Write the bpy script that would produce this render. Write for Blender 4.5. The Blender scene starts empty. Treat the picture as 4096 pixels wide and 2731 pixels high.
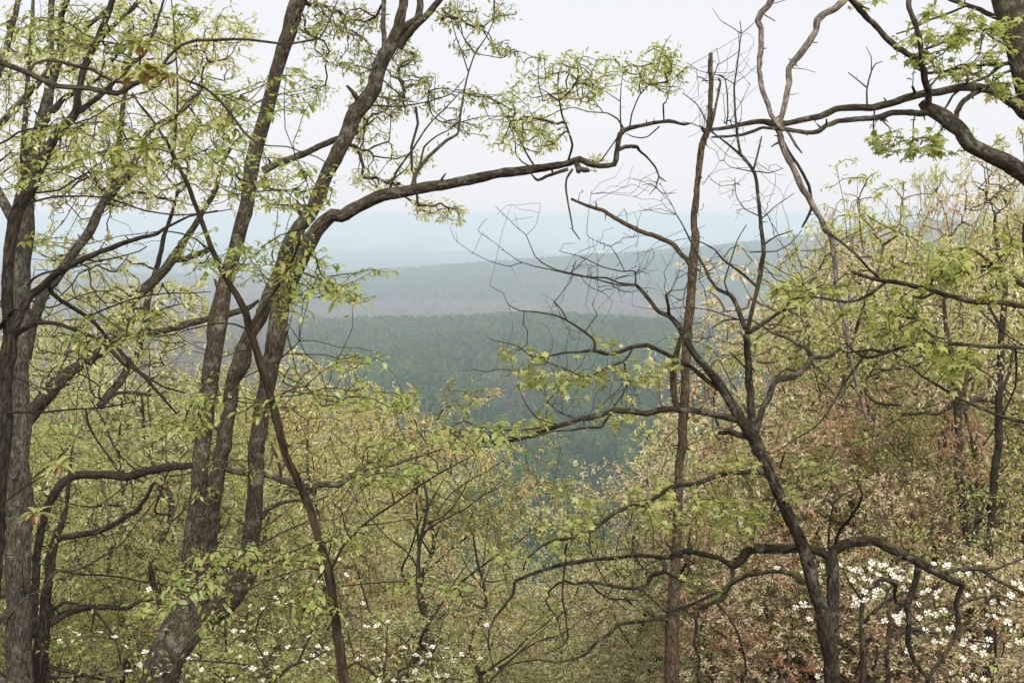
import bpy, math, random
import numpy as np
from mathutils import Vector, Matrix

# ---------------------------------------------------------------- camera, sky, sun, exposure
S = bpy.context.scene
COL = S.collection
F = 4600.0                      # focal length in pixels of the 4096 x 2731 photograph
PITCH = math.radians(6.25)
cam_d = bpy.data.cameras.new('camera')
cam = bpy.data.objects.new('camera', cam_d)
COL.objects.link(cam)
cam_d.sensor_width = 22.3
cam_d.lens = 22.3 * F / 4096.0
cam_d.clip_start = 0.05
cam_d.clip_end = 90000
cam.rotation_euler = (math.pi / 2 - PITCH, 0, 0)
cam_d.dof.use_dof = True
cam_d.dof.focus_distance = 14.0
cam_d.dof.aperture_fstop = 9.0
S.camera = cam

SUN_EL, SUN_AZ = math.radians(48), math.radians(160)     # azimuth clockwise from +Y (view direction)
w = bpy.data.worlds.new('World')
S.world = w
w.use_nodes = True
nt = w.node_tree
nt.nodes.clear()
out = nt.nodes.new('ShaderNodeOutputWorld')
bg = nt.nodes.new('ShaderNodeBackground')
sky = nt.nodes.new('ShaderNodeTexSky')
sky.sky_type = 'NISHITA'
sky.sun_disc = False
sky.sun_elevation = SUN_EL
sky.sun_rotation = SUN_AZ
sky.dust_density = 3.0
mixn = nt.nodes.new('ShaderNodeMix'); mixn.data_type = 'RGBA'
mixn.inputs['Factor'].default_value = 0.90
mixn.inputs['B'].default_value = (7.3, 7.3, 7.55, 1)       # white overcast veil
nt.links.new(sky.outputs['Color'], mixn.inputs['A'])
nt.links.new(mixn.outputs['Result'], bg.inputs['Color'])
bg.inputs['Strength'].default_value = 0.0355
nt.links.new(bg.outputs['Background'], out.inputs['Surface'])

sun_d = bpy.data.lights.new('sun', 'SUN')
sun_d.energy = 1.5
sun_d.angle = math.radians(35)
sun_d.color = (1.0, 0.955, 0.89)
sun = bpy.data.objects.new('sun', sun_d)
COL.objects.link(sun)
sv = Vector((math.sin(SUN_AZ) * math.cos(SUN_EL), math.cos(SUN_AZ) * math.cos(SUN_EL), math.sin(SUN_EL)))
sun.rotation_euler = sv.to_track_quat('Z', 'Y').to_euler()
sun.location = (0, -20, 60)

S.view_settings.view_transform = 'Standard'
S.view_settings.look = 'None'
S.view_settings.gamma = 1
S.view_settings.use_curve_mapping = False
S.view_settings.exposure = 1.9
S.render.engine = 'CYCLES'
S.cycles.max_bounces = 8
S.cycles.diffuse_bounces = 4
S.cycles.transmission_bounces = 4
S.cycles.volume_bounces = 6
S.cycles.use_denoising = True
try:
    S.cycles.denoiser = 'OPENIMAGEDENOISE'
    S.cycles.denoising_prefilter = 'ACCURATE'
except Exception:
    pass
S.cycles.pixel_filter_type = 'BLACKMAN_HARRIS'

rng = np.random.default_rng(7)

# ---------------------------------------------------------------- maths helpers
TILE = {'A': (0, 0), 'B': (1366, 0), 'C': (2730, 0), 'D': (0, 911), 'E': (1366, 911), 'F': (2730, 911),
        'G': (0, 1820), 'H': (1366, 1820), 'I': (2730, 1820)}
ZS = 1366 / 2351.0
cp, sp = math.cos(PITCH), math.sin(PITCH)

def P(px, py, d):
    """photo pixel at depth d (m along the view axis) -> world"""
    px = np.asarray(px, float); py = np.asarray(py, float); d = np.asarray(d, float)
    xc = (px - 2048) / F * d
    yc = -(py - 1365.5) / F * d
    return np.stack([xc, d * cp + yc * sp, -d * sp + yc * cp], -1)

def to_px(p):
    p = np.asarray(p, float)
    d = p[..., 1] * cp - p[..., 2] * sp
    yc = p[..., 1] * sp + p[..., 2] * cp
    d2 = np.maximum(d, 1e-3)
    return p[..., 0] / d2 * F + 2048, 1365.5 - yc / d2 * F, d

def _hash(ix, iy, iz):
    h = (ix * 374761393 + iy * 668265263 + iz * 2147483647 + 1274126177) & 0xffffffff
    h = ((h ^ (h >> 13)) * 1274126177) & 0xffffffff
    h = (h ^ (h >> 16)) & 0xffffffff
    return h.astype(np.float64) / 4294967295.0

def vnoise(p):
    p = np.asarray(p, float)
    i = np.floor(p).astype(np.int64)
    f = p - i
    f = f * f * (3 - 2 * f)
    r = 0
    for dx in (0, 1):
        wx = f[..., 0] if dx else 1 - f[..., 0]
        for dy in (0, 1):
            wy = f[..., 1] if dy else 1 - f[..., 1]
            for dz in (0, 1):
                wz = f[..., 2] if dz else 1 - f[..., 2]
                r = r + wx * wy * wz * _hash(i[..., 0] + dx, i[..., 1] + dy, i[..., 2] + dz)
    return r

def fbm(p, o=3):
    p = np.asarray(p, float)
    r, a, t = 0, 1.0, 0
    for k in range(o):
        r = r + a * vnoise(p * (2 ** k) + 17.3 * k)
        t += a; a *= 0.5
    return r / t

def sstep(a, b, x):
    t = np.clip((np.asarray(x, float) - a) / (b - a), 0, 1)
    return t * t * (3 - 2 * t)

def norm(v):
    return v / np.maximum(np.linalg.norm(v, axis=-1, keepdims=True), 1e-9)

# ---------------------------------------------------------------- terrain heights
def gz(x, y):
    x = np.asarray(x, float); y = np.asarray(y, float)
    slope = -1.6 - 0.47 * y
    slope = np.where(y < 0, -1.6 - 0.47 * np.maximum(y, -3) * 0.3 + 0.0 * y, slope)
    base = -130.0 - 52.0 * sstep(1330, 1950, y)
    k = 16.0
    near = -k * np.logaddexp(-slope / k, -base / k) if False else base + k * np.logaddexp((slope - base) / k, 0)
    near = near - k * math.log(1 + math.exp(-(-1.6 - base) / k)) if False else near
    # gentle wooded hump
    u = 1176 + x / 1280.0 * 2641
    top = np.interp(u, [600, 930, 1000, 1130, 1300, 1450, 1600, 1800, 2300], [-4, -4, -2, 5, 6, 3, 0, -2, -3])
    hump = top * np.exp(-((y - 1280) / 300.0) ** 2)
    # long ridge behind the valley
    u2 = 1176 + x / 3300.0 * 2641
    crest = np.interp(u2, [-400, 500, 700, 830, 1000, 1200, 1400, 1600, 1800, 2000, 2100, 2352, 2900],
                      [-182, -180, -179, -176, -160, -140, -124, -107, -78, -50, -33, -24, -20])
    prof = sstep(2250, 3300, y) * (1 - sstep(3300, 4300, y))
    ridge = (crest + 182) * prof
    drop = -64 * sstep(3300, 4600, y)
    ry = np.sqrt(x * x + y * y)
    hills = 26 * np.exp(-((y - 6800 + 0.25 * x) / 520.0) ** 2) * sstep(0.25, 0.75, fbm(np.stack([x / 1500, y / 9000, 0 * x], -1), 2) + 0.12)
    hills = hills + 34 * np.exp(-((y - 5600 + 0.5 * (x + 900)) / 430.0) ** 2) * sstep(-2500, 1400, x) * 0.9
    mtn = (198 + 26 * (fbm(np.stack([x / 4200, 0 * x, 0 * x + 3], -1), 3) - 0.5) - 40 * sstep(1500, 9000, np.abs(x))) * sstep(17200, 19600, ry) * sstep(6000, 15000, y)
    bumps = (fbm(np.stack([x / 140, y / 140, 0 * x], -1), 3) - 0.5) * 9 * sstep(500, 1100, y)
    nb = (fbm(np.stack([x / 6, y / 6, 0 * x + 9], -1), 2) - 0.5) * 0.5 * sstep(2, 8, y)
    return near + hump + ridge + drop + hills + mtn + bumps + nb

# ---------------------------------------------------------------- mesh building
class MB:
    def __init__(s):
        s.v, s.f3, s.f4, s.n, s.at, s.tint = [], [], [], 0, [], []
    def add(s, v, f3=None, f4=None, at=None, tint=None):
        v = np.asarray(v, float).reshape(-1, 3)
        if f3 is not None and len(f3): s.f3.append(np.asarray(f3, np.int64).reshape(-1, 3) + s.n)
        if f4 is not None and len(f4): s.f4.append(np.asarray(f4, np.int64).reshape(-1, 4) + s.n)
        s.v.append(v)
        s.at.append(np.zeros_like(v) if at is None else np.asarray(at, float).reshape(-1, 3))
        s.tint.append(np.zeros(len(v)) if tint is None else np.broadcast_to(np.asarray(tint, float), (len(v),)))
        s.n += len(v)
    def mesh(s, name, mat, origin=(0, 0, 0), smooth=True, bark=False, tint=False):
        me = bpy.data.meshes.new(name)
        if s.n == 0:
            return me
        v = np.concatenate(s.v) - np.asarray(origin, float)
        f3 = np.concatenate(s.f3) if s.f3 else np.zeros((0, 3), np.int64)
        f4 = np.concatenate(s.f4) if s.f4 else np.zeros((0, 4), np.int64)
        me.vertices.add(len(v)); me.vertices.foreach_set('co', v.astype(np.float32).ravel())
        nl = len(f3) * 3 + len(f4) * 4
        me.loops.add(nl)
        me.loops.foreach_set('vertex_index', np.concatenate([f3.ravel(), f4.ravel()]).astype(np.int32))
        me.polygons.add(len(f3) + len(f4))
        st = np.concatenate([np.arange(len(f3)) * 3, len(f3) * 3 + np.arange(len(f4)) * 4]).astype(np.int32)
        me.polygons.foreach_set('loop_start', st)
        me.polygons.foreach_set('use_smooth', np.full(len(st), smooth))
        if bark:
            a = me.attributes.new('bark', 'FLOAT_VECTOR', 'POINT')
            a.data.foreach_set('vector', np.concatenate(s.at).astype(np.float32).ravel())
        if tint:
            a = me.attributes.new('tint', 'FLOAT', 'POINT')
            a.data.foreach_set('value', np.concatenate(s.tint).astype(np.float32))
        me.update(calc_edges=True)
        if mat: me.materials.append(mat)
        return me

def link(name, me, parent=None, loc=None):
    o = bpy.data.objects.new(name, me)
    COL.objects.link(o)
    if parent is not None: o.parent = parent
    if loc is not None: o.location = loc
    return o

def tag(o, label=None, cat=None, group=None, kind=None):
    if label: o['label'] = label
    if cat: o['category'] = cat
    if group: o['group'] = group
    if kind: o['kind'] = kind
    return o

def smooth_path(p, r, step, kink=0.0):
    """Catmull-Rom through p (N,3) with radii r"""
    p = np.asarray(p, float); r = np.asarray(r, float)
    if len(p) == 2:
        n = max(2, int(np.linalg.norm(p[1] - p[0]) / step) + 1)
        t = np.linspace(0, 1, n)[:, None]
        return p[0] * (1 - t) + p[1] * t, r[0] * (1 - t[:, 0]) + r[1] * t[:, 0]
    q = np.vstack([2 * p[0] - p[1], p, 2 * p[-1] - p[-2]])
    op, orr = [], []
    for i in range(len(p) - 1):
        L = np.linalg.norm(p[i + 1] - p[i])
        n = max(2, int(L / step) + 1)
        t = np.linspace(0, 1, n, endpoint=False)[:, None]
        a, b, c, d = q[i], q[i + 1], q[i + 2], q[i + 3]
        cr = 0.5 * ((2 * b) + (c - a) * t + (2 * a - 5 * b + 4 * c - d) * t ** 2 + (3 * b - a - 3 * c + d) * t ** 3)
        op.append(cr * (1 - kink) + (b * (1 - t) + c * t) * kink)
        orr.append(r[i] * (1 - t[:, 0]) + r[i + 1] * t[:, 0])
    op.append(p[-1:]); orr.append(r[-1:])
    return np.vstack(op), np.concatenate(orr)

def tube(mb, p, r, sides, relief=0.0, s0=0.0, rough=0.06):
    n = len(p)
    t = np.empty_like(p)
    t[1:-1] = p[2:] - p[:-2]; t[0] = p[1] - p[0]; t[-1] = p[-1] - p[-2]
    t = norm(t)
    a = np.array([0.31, 0.9, 0.2]) if abs(t[0][1]) < 0.9 else np.array([1.0, 0, 0.1])
    x = np.empty_like(p)
    v = a - t[0] * a.dot(t[0])
    for i in range(n):
        v = v - t[i] * v.dot(t[i])
        v = v / max(np.linalg.norm(v), 1e-9)
        x[i] = v
    y = np.cross(t, x)
    L = np.concatenate([[0], np.cumsum(np.linalg.norm(np.diff(p, axis=0), axis=1))]) + s0
    th = np.linspace(0, 2 * math.pi, sides, endpoint=False)
    c, s = np.cos(th), np.sin(th)
    rr = r[:, None] * np.ones(sides)[None]
    bx = rr * c; by = rr * s; bz = L[:, None] * np.ones(sides)[None]
    bk = np.stack([bx, by, bz], -1)
    if rough:
        k = 0.55 / np.maximum(r.mean(), 0.004)
        rr = rr * (1 + rough * 2.2 * (fbm(bk * np.array([k, k, k * 0.6]), 3) - 0.5))
    if relief:
        q = bk * np.array([34, 34, 9.0])
        n1 = fbm(q + 5, 2); n2 = vnoise(q * 2.1 + 31)
        ridge = 1 - np.abs(2 * n1 - 1)
        rr = rr + relief * ((ridge - 0.6) * 1.2 + (n2 - 0.5) * 0.6)
    pos = p[:, None, :] + x[:, None, :] * (rr * c)[..., None] + y[:, None, :] * (rr * s)[..., None]
    V = np.vstack([pos.reshape(-1, 3), p[-1:] + t[-1:] * r[-1] * 0.4, p[:1] - t[:1] * r[0] * 0.2])
    B = np.vstack([bk.reshape(-1, 3), [[0, 0, L[-1]]], [[0, 0, L[0]]]])
    i = np.arange(n - 1)[:, None] * sides
    j = np.arange(sides)[None]
    j2 = (j + 1) % sides
    f4 = np.stack([i + j, i + j2, i + sides + j2, i + sides + j], -1).reshape(-1, 4)
    jj = np.arange(sides); jn = (jj + 1) % sides
    tp = (n - 1) * sides
    f3 = np.vstack([np.stack([tp + jj, tp + jn, np.full(sides, n * sides)], -1),
                    np.stack([jn, jj, np.full(sides, n * sides + 1)], -1)])
    mb.add(V, f3, f4, at=B)

# ---------------------------------------------------------------- materials
def nodes(name):
    m = bpy.data.materials.new(name); m.use_nodes = True
    t = m.node_tree; t.nodes.clear()
    return m, t, t.nodes, t.links

def ramp(N, cols):
    r = N.new('ShaderNodeValToRGB')
    e = r.color_ramp.elements
    while len(e) < len(cols): e.new(0.5)
    for k, (pos, c) in enumerate(cols):
        e[k].position = pos; e[k].color = (*c, 1)
    return r

def mat_bark(name, dark, mid, light, lichen=0.3, lich_col=(0.20, 0.215, 0.175), scale=1.0, moss=0.0):
    m, t, N, L = nodes(name)
    o = N.new('ShaderNodeOutputMaterial'); b = N.new('ShaderNodeBsdfPrincipled')
    b.inputs['Roughness'].default_value = 0.92
    b.inputs['Specular IOR Level'].default_value = 0.2
    at = N.new('ShaderNodeAttribute'); at.attribute_name = 'bark'
    mp = N.new('ShaderNodeMapping'); mp.inputs['Scale'].default_value = (34 * scale, 34 * scale, 9 * scale)
    L.new(at.outputs['Vector'], mp.inputs['Vector'])
    n1 = N.new('ShaderNodeTexNoise'); n1.inputs['Scale'].default_value = 1.3; n1.inputs['Detail'].default_value = 8; n1.inputs['Roughness'].default_value = 0.78
    L.new(mp.outputs['Vector'], n1.inputs['Vector'])
    v1 = N.new('ShaderNodeTexVoronoi'); v1.feature = 'DISTANCE_TO_EDGE'; v1.inputs['Scale'].default_value = 1.1
    L.new(mp.outputs['Vector'], v1.inputs['Vector'])
    mul = N.new('ShaderNodeMath'); mul.operation = 'MULTIPLY_ADD'
    L.new(v1.outputs['Distance'], mul.inputs[0]); mul.inputs[1].default_value = 0.55
    L.new(n1.outputs['Fac'], mul.inputs[2])
    r = ramp(N, [(0.40, dark), (0.53, mid), (0.72, light)])
    L.new(mul.outputs[0], r.inputs['Fac'])
    # lichen blotches in real-space bark coordinates
    n2 = N.new('ShaderNodeTexNoise'); n2.inputs['Scale'].default_value = 9; n2.inputs['Detail'].default_value = 6; n2.inputs['Roughness'].default_value = 0.75
    L.new(at.outputs['Vector'], n2.inputs['Vector'])
    r2 = ramp(N, [(0.60 - 0.16 * lichen, (0, 0, 0)), (0.68 - 0.12 * lichen, (1, 1, 1))])
    L.new(n2.outputs['Fac'], r2.inputs['Fac'])
    mf = N.new('ShaderNodeMath'); mf.operation = 'MULTIPLY'; mf.inputs[1].default_value = min(1, lichen * 1.6)
    L.new(r2.outputs['Color'], mf.inputs[0])
    mx = N.new('ShaderNodeMix'); mx.data_type = 'RGBA'
    L.new(mf.outputs[0], mx.inputs['Factor']); L.new(r.outputs['Color'], mx.inputs['A']); mx.inputs['B'].default_value = (*lich_col, 1)
    src = mx.outputs['Result']
    # warm / cool large scale change
    n3 = N.new('ShaderNodeTexNoise'); n3.inputs['Scale'].default_value = 2.3; n3.inputs['Detail'].default_value = 3
    L.new(at.outputs['Vector'], n3.inputs['Vector'])
    r3 = ramp(N, [(0.35, (0.72, 0.70, 0.70)), (0.65, (1.2, 1.12, 1.04))])
    L.new(n3.outputs['Fac'], r3.inputs['Fac'])
    m2 = N.new('ShaderNodeMix'); m2.data_type = 'RGBA'; m2.blend_type = 'MULTIPLY'; m2.inputs['Factor'].default_value = 1
    L.new(src, m2.inputs['A']); L.new(r3.outputs['Color'], m2.inputs['B'])
    src = m2.outputs['Result']
    if moss:
        g = N.new('ShaderNodeNewGeometry'); sx = N.new('ShaderNodeSeparateXYZ'); L.new(g.outputs['Normal'], sx.inputs[0])
        ad = N.new('ShaderNodeMath'); ad.operation = 'MULTIPLY_ADD'; L.new(sx.outputs['Z'], ad.inputs[0]); ad.inputs[1].default_value = 0.25
        L.new(n3.outputs['Fac'], ad.inputs[2])
        r4 = ramp(N, [(0.70, (0, 0, 0)), (0.80, (moss, moss, moss))])
        L.new(ad.outputs[0], r4.inputs['Fac'])
        m3 = N.new('ShaderNodeMix'); m3.data_type = 'RGBA'
        L.new(r4.outputs['Color'], m3.inputs['Factor']); L.new(src, m3.inputs['A']); m3.inputs['B'].default_value = (0.085, 0.07, 0.02, 1)
        src = m3.outputs['Result']
    L.new(src, b.inputs['Base Color'])
    bp = N.new('ShaderNodeBump'); bp.inputs['Strength'].default_value = 1.0; bp.inputs['Distance'].default_value = 0.03
    L.new(mul.outputs[0], bp.inputs['Height']); L.new(bp.outputs['Normal'], b.inputs['Normal'])
    L.new(b.outputs[0], o.inputs['Surface'])
    return m

def mat_leaf(name, cols, transl=0.42, tboost=1.15, gloss=0.04, rnd=0.5):
    m, t, N, L = nodes(name)
    o = N.new('ShaderNodeOutputMaterial')
    at = N.new('ShaderNodeAttribute'); at.attribute_name = 'tint'
    oi = N.new('ShaderNodeObjectInfo')
    ma = N.new('ShaderNodeMath'); ma.operation = 'MULTIPLY_ADD'; L.new(oi.outputs['Random'], ma.inputs[0]); ma.inputs[1].default_value = rnd
    L.new(at.outputs['Fac'], ma.inputs[2])
    sb = N.new('ShaderNodeMath'); sb.operation = 'SUBTRACT'; L.new(ma.outputs[0], sb.inputs[0]); sb.inputs[1].default_value = rnd / 2
    r = ramp(N, [(k / (len(cols) - 1), c) for k, c in enumerate(cols)])
    L.new(sb.outputs[0], r.inputs['Fac'])
    d = N.new('ShaderNodeBsdfDiffuse'); tr = N.new('ShaderNodeBsdfTranslucent'); gl = N.new('ShaderNodeBsdfGlossy'); gl.inputs['Roughness'].default_value = 0.45
    L.new(r.outputs['Color'], d.inputs['Color'])
    mu = N.new('ShaderNodeMix'); mu.data_type = 'RGBA'; mu.blend_type = 'MULTIPLY'; mu.inputs['Factor'].default_value = 1
    L.new(r.outputs['Color'], mu.inputs['A']); mu.inputs['B'].default_value = (tboost, tboost * 1.02, tboost * 0.7, 1)
    L.new(mu.outputs['Result'], tr.inputs['Color'])
    m1 = N.new('ShaderNodeMixShader'); m1.inputs[0].default_value = transl
    L.new(d.outputs[0], m1.inputs[1]); L.new(tr.outputs[0], m1.inputs[2])
    m2 = N.new('ShaderNodeMixShader'); m2.inputs[0].default_value = gloss
    L.new(m1.outputs[0], m2.inputs[1]); L.new(gl.outputs[0], m2.inputs[2])
    L.new(m2.outputs[0], o.inputs['Surface'])
    return m

BARK_OAK = mat_bark('bark_oak', (0.0050, 0.0037, 0.0024), (0.0451, 0.0365, 0.0237), (0.1037, 0.0907, 0.0620), 0.40)
BARK_GREY = mat_bark('bark_grey', (0.0059, 0.0048, 0.0034), (0.0513, 0.0436, 0.0316), (0.1169, 0.1069, 0.0803), 0.40)
BARK_DARK = mat_bark('bark_dark', (0.0034, 0.0026, 0.0019), (0.0241, 0.0194, 0.0139), (0.0600, 0.0518, 0.0377), 0.16)
BARK_SMOOTH = mat_bark('bark_smooth', (0.0118, 0.0084, 0.0049), (0.0458, 0.0337, 0.0205), (0.0900, 0.0720, 0.0460), 0.14, scale=0.6)
BARK_MOSS = mat_bark('bark_mossy', (0.0047, 0.0035, 0.0023), (0.0314, 0.0248, 0.0167), (0.0764, 0.0647, 0.0445), 0.40, moss=0.8)
BARK_SNAG = mat_bark('bark_snag', (0.0064, 0.0044, 0.0026), (0.0611, 0.0450, 0.0278), (0.1473, 0.1125, 0.0701), 0.22, lich_col=(0.2910, 0.2600, 0.1806))
BARK_PALE = mat_bark('bark_peeling', (0.04, 0.033, 0.027), (0.12, 0.105, 0.09), (0.30, 0.265, 0.225), 0.5, lich_col=(0.34, 0.315, 0.28))
BARK_MID = mat_bark('bark_mid', (0.0064, 0.0051, 0.0034), (0.0458, 0.0373, 0.0252), (0.1091, 0.0928, 0.0653), 0.25)
TWIG_MID = mat_bark('twig_bark_grey', (0.0679, 0.0550, 0.0387), (0.1261, 0.1050, 0.0731), (0.1940, 0.1650, 0.1161), 0.15)
TWIG = mat_bark('twig_bark', (0.0173, 0.0131, 0.0092), (0.0536, 0.0425, 0.0292), (0.1134, 0.0956, 0.0685), 0.12)

LEAF = {
    'ovate': mat_leaf('leaf_green', [(0.16, 0.225, 0.04), (0.23, 0.305, 0.06), (0.30, 0.36, 0.09), (0.36, 0.33, 0.11)], gloss=0.06, transl=0.5, tboost=1.3),
    'oak': mat_leaf('leaf_oak', [(0.324, 0.360, 0.085), (0.432, 0.460, 0.142), (0.540, 0.570, 0.237), (0.468, 0.410, 0.152)], transl=0.5),
    'pale': mat_leaf('leaf_pale', [(0.439, 0.460, 0.156), (0.566, 0.580, 0.261), (0.664, 0.660, 0.376), (0.585, 0.500, 0.261)], transl=0.5),
    'olive': mat_leaf('leaf_olive', [(0.184, 0.215, 0.048), (0.285, 0.310, 0.081), (0.377, 0.380, 0.123), (0.368, 0.280, 0.104)], transl=0.5),
    'cream': mat_leaf('leaf_cream', [(0.50, 0.43, 0.22), (0.62, 0.54, 0.31), (0.75, 0.69, 0.47), (0.62, 0.46, 0.30)], transl=0.5),
    'rust': mat_leaf('leaf_rust', [(0.44, 0.20, 0.14), (0.55, 0.31, 0.21), (0.60, 0.43, 0.28), (0.54, 0.46, 0.28)], transl=0.5),
    'lime': mat_leaf('leaf_lime', [(0.22, 0.265, 0.06), (0.31, 0.355, 0.09), (0.40, 0.43, 0.14), (0.42, 0.38, 0.14)], transl=0.5),
    'gold': mat_leaf('leaf_gold', [(0.44, 0.35, 0.12), (0.55, 0.46, 0.18), (0.64, 0.57, 0.27), (0.52, 0.37, 0.18)], transl=0.5),
}
LEAF['maple'] = LEAF['lime']
BRACT = mat_leaf('dogwood_bract', [(0.74, 0.72, 0.62), (0.82, 0.805, 0.73)], transl=0.3, tboost=1.0, rnd=0.2)
CENTRE = mat_leaf('dogwood_centre', [(0.30, 0.32, 0.08), (0.36, 0.36, 0.10)], transl=0.1)
BUDSCALE = mat_leaf('bud_scale', [(0.30, 0.16, 0.065), (0.36, 0.21, 0.09), (0.38, 0.27, 0.13)], transl=0.35)
BUDLEAF = mat_leaf('bud_leaf', [(0.30, 0.26, 0.09), (0.33, 0.33, 0.12), (0.27, 0.31, 0.09)], transl=0.4)
DEADLEAF = mat_leaf('dead_leaf', [(0.05, 0.03, 0.022), (0.10, 0.055, 0.04)], transl=0.15)

# ---------------------------------------------------------------- leaf shapes (unit length along +Y, normal +Z)
def leaf_ovate(fold=0.25, curl=0.22, wid=0.27, n=5, skew=0.0):
    ys = np.linspace(0, 1, n + 1)
    hw = wid * np.sin(np.pi * np.clip(ys, 0, 1) ** 0.82) ** 0.9
    mid = np.stack([skew * ys ** 2, ys, -curl * ys ** 2], -1)
    Lf = mid + np.stack([-hw, -0.08 * hw, fold * hw], -1)
    Rt = mid + np.stack([hw, -0.08 * hw, fold * hw], -1)
    V = [mid[0]] + list(mid[1:-1]) + [mid[-1]] + list(Lf[1:-1]) + list(Rt[1:-1])
    m = n - 1
    f3, f4 = [], []
    l0, r0 = n + 1, n + 1 + m
    f3 += [(0, 1, l0), (0, r0, 1), (n, l0 + m - 1, n - 1), (n, n - 1, r0 + m - 1)]
    for k in range(m - 1):
        f4 += [(1 + k, 2 + k, l0 + k + 1, l0 + k), (1 + k, r0 + k, r0 + k + 1, 2 + k)]
    tri = f3 + [q for a, b, c, d in f4 for q in ((a, b, c), (a, c, d))]
    return np.array(V), np.array(tri)

def leaf_simple(wid=0.2, fold=0.3, curl=0.2, at=0.52):
    V = np.array([(0, 0, 0), (-wid, at, fold * wid - curl * at * at), (wid, at * 1.05, fold * wid - curl * at * at), (0, at, -curl * at * at), (0, 1, -curl)])
    return V, np.array([(0, 2, 3), (0, 3, 1), (3, 2, 4), (3, 4, 1)])

def leaf_maple(cup=0.12, seed=0):
    rg = np.random.default_rng(seed)
    ang = np.array([-150, -118, -80, -62, -38, -20, 0, 20, 38, 62, 80, 118, 150]) + rg.uniform(-4, 4, 13)
    rad = np.array([0.26, 0.42, 0.30, 0.62, 0.33, 0.42, 0.72, 0.42, 0.33, 0.62, 0.30, 0.42, 0.26]) * rg.uniform(0.92, 1.08, 13)
    a = np.radians(ang)
    V = [np.array([0, 0.28, 0.0])]
    for x, r in zip(a, rad):
        V.append(np.array([math.sin(x) * r, 0.28 + math.cos(x) * r, -cup * r * r * 2 + (0.05 if r < 0.45 else -0.04)]))
    V.append(np.array([0, 0.0, -0.01]))
    n = 13
    tri = [(0, k + 2, k + 1) for k in range(n - 1)] + [(0, 1, n + 1), (0, n + 1, n)]
    return np.array(V), np.array(tri)

TEMPL = {
    'ovate': [leaf_ovate(0.28, 0.15, 0.22), leaf_ovate(0.12, 0.3, 0.24), leaf_ovate(0.4, 0.1, 0.2, skew=0.1), leaf_ovate(0.2, 0.45, 0.22, skew=-0.12)],
    'oak': [leaf_simple(0.17, 0.4, 0.25), leaf_simple(0.21, 0.2, 0.45, 0.6), leaf_simple(0.14, 0.7, 0.1)],
    'maple': [leaf_maple(0.10, 1), leaf_maple(0.35, 2), leaf_maple(0.22, 3)],
}
for k_ in ('pale', 'olive', 'cream', 'rust', 'gold'): TEMPL[k_] = TEMPL['oak']
TEMPL['lime'] = [leaf_simple(0.36, 0.15, 0.2, 0.45), leaf_simple(0.30, 0.3, 0.4, 0.5)]

def place(kind, p0, p1, rg, size=1.0, dense=False):
    """leaves for a batch of twig ends: returns positions, rotations, sizes"""
    n = len(p0)
    e = norm(p1 - p0)
    Lg = np.linalg.norm(p1 - p0, axis=1)
    if kind == 'ovate':
        k = 5
        base = np.repeat(p1, k, 0); ee = np.repeat(e, k, 0); LL = np.minimum(np.repeat(Lg, k), 0.42)
        idx = np.tile(np.arange(k), n)
        pos = base - ee * (LL * 0.85 * idx / k)[:, None]
        up = np.array([0, 0, 1.0])
        side = norm(np.cross(ee, up) + 1e-4)
        sg = np.where(idx % 2 == 0, 1.0, -1.0)[:, None]
        t = ee * rg.uniform(0.3, 0.8, (len(pos), 1)) + side * sg * np.where(idx[:, None] == 0, 0.25, 0.95) + rg.normal(0, 0.28, (len(pos), 3))
        t[:, 2] = t[:, 2] * 0.6 - rg.uniform(-0.05, 0.5, len(pos))
        nn = up + rg.normal(0, 0.30, (len(pos), 3))
        sz = 0.022 + 0.034 * rg.random(len(pos)) ** 1.3 * 1.0
        sz = sz * size
        keep = rg.random(len(pos)) < 0.78
    elif kind in ('maple', 'lime'):
        k = 4 if kind == 'maple' else 8
        base = np.repeat(p1, k, 0); ee = np.repeat(e, k, 0); LL = np.minimum(np.repeat(Lg, k), 0.25)
        idx = np.tile(np.arange(k), n)
        pos = base - ee * (LL * idx / k)[:, None] + rg.normal(0, 0.02 * (1 if kind == 'maple' else 3), (len(base), 3))
        t = ee * 0.5 + rg.normal(0, 0.8, (len(pos), 3)); t[:, 2] = t[:, 2] * 0.3 - rg.uniform(0.0, 0.45, len(pos))
        nn = np.array([0, 0, 1.0]) + rg.normal(0, 0.30, (len(pos), 3))
        sz = rg.uniform(0.05, 0.10, len(pos)) * size
        keep = rg.random(len(pos)) < 0.85
    else:
        k = 16 if dense else 10
        base = np.repeat(p1, k, 0); ee = np.repeat(e, k, 0); LL = np.minimum(np.repeat(Lg, k), 0.2)
        idx = np.tile(np.arange(k), n)
        pos = base - ee * (LL * 0.5 * (idx // 5) * rg.random(len(base)))[:, None] + rg.normal(0, 0.03, (len(base), 3)) * np.minimum(1, LL * 8)[:, None]
        t = ee * 0.7 + rg.normal(0, 0.75, (len(pos), 3)); t[:, 2] -= rg.uniform(0.0, 0.9, len(pos))
        nn = rg.normal(0, 0.7, (len(pos), 3)) + np.array([0, 0, 0.6])
        sz = rg.uniform(0.03, 0.075, len(pos)) * size
        keep = rg.random(len(pos)) < 0.82
    pos, t, nn, sz = pos[keep], t[keep], nn[keep], sz[keep]
    t = norm(t)
    x = norm(np.cross(t, nn) + 1e-6)
    z = np.cross(x, t)
    R = np.stack([x, t, z], -1)
    return pos, R, sz

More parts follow.
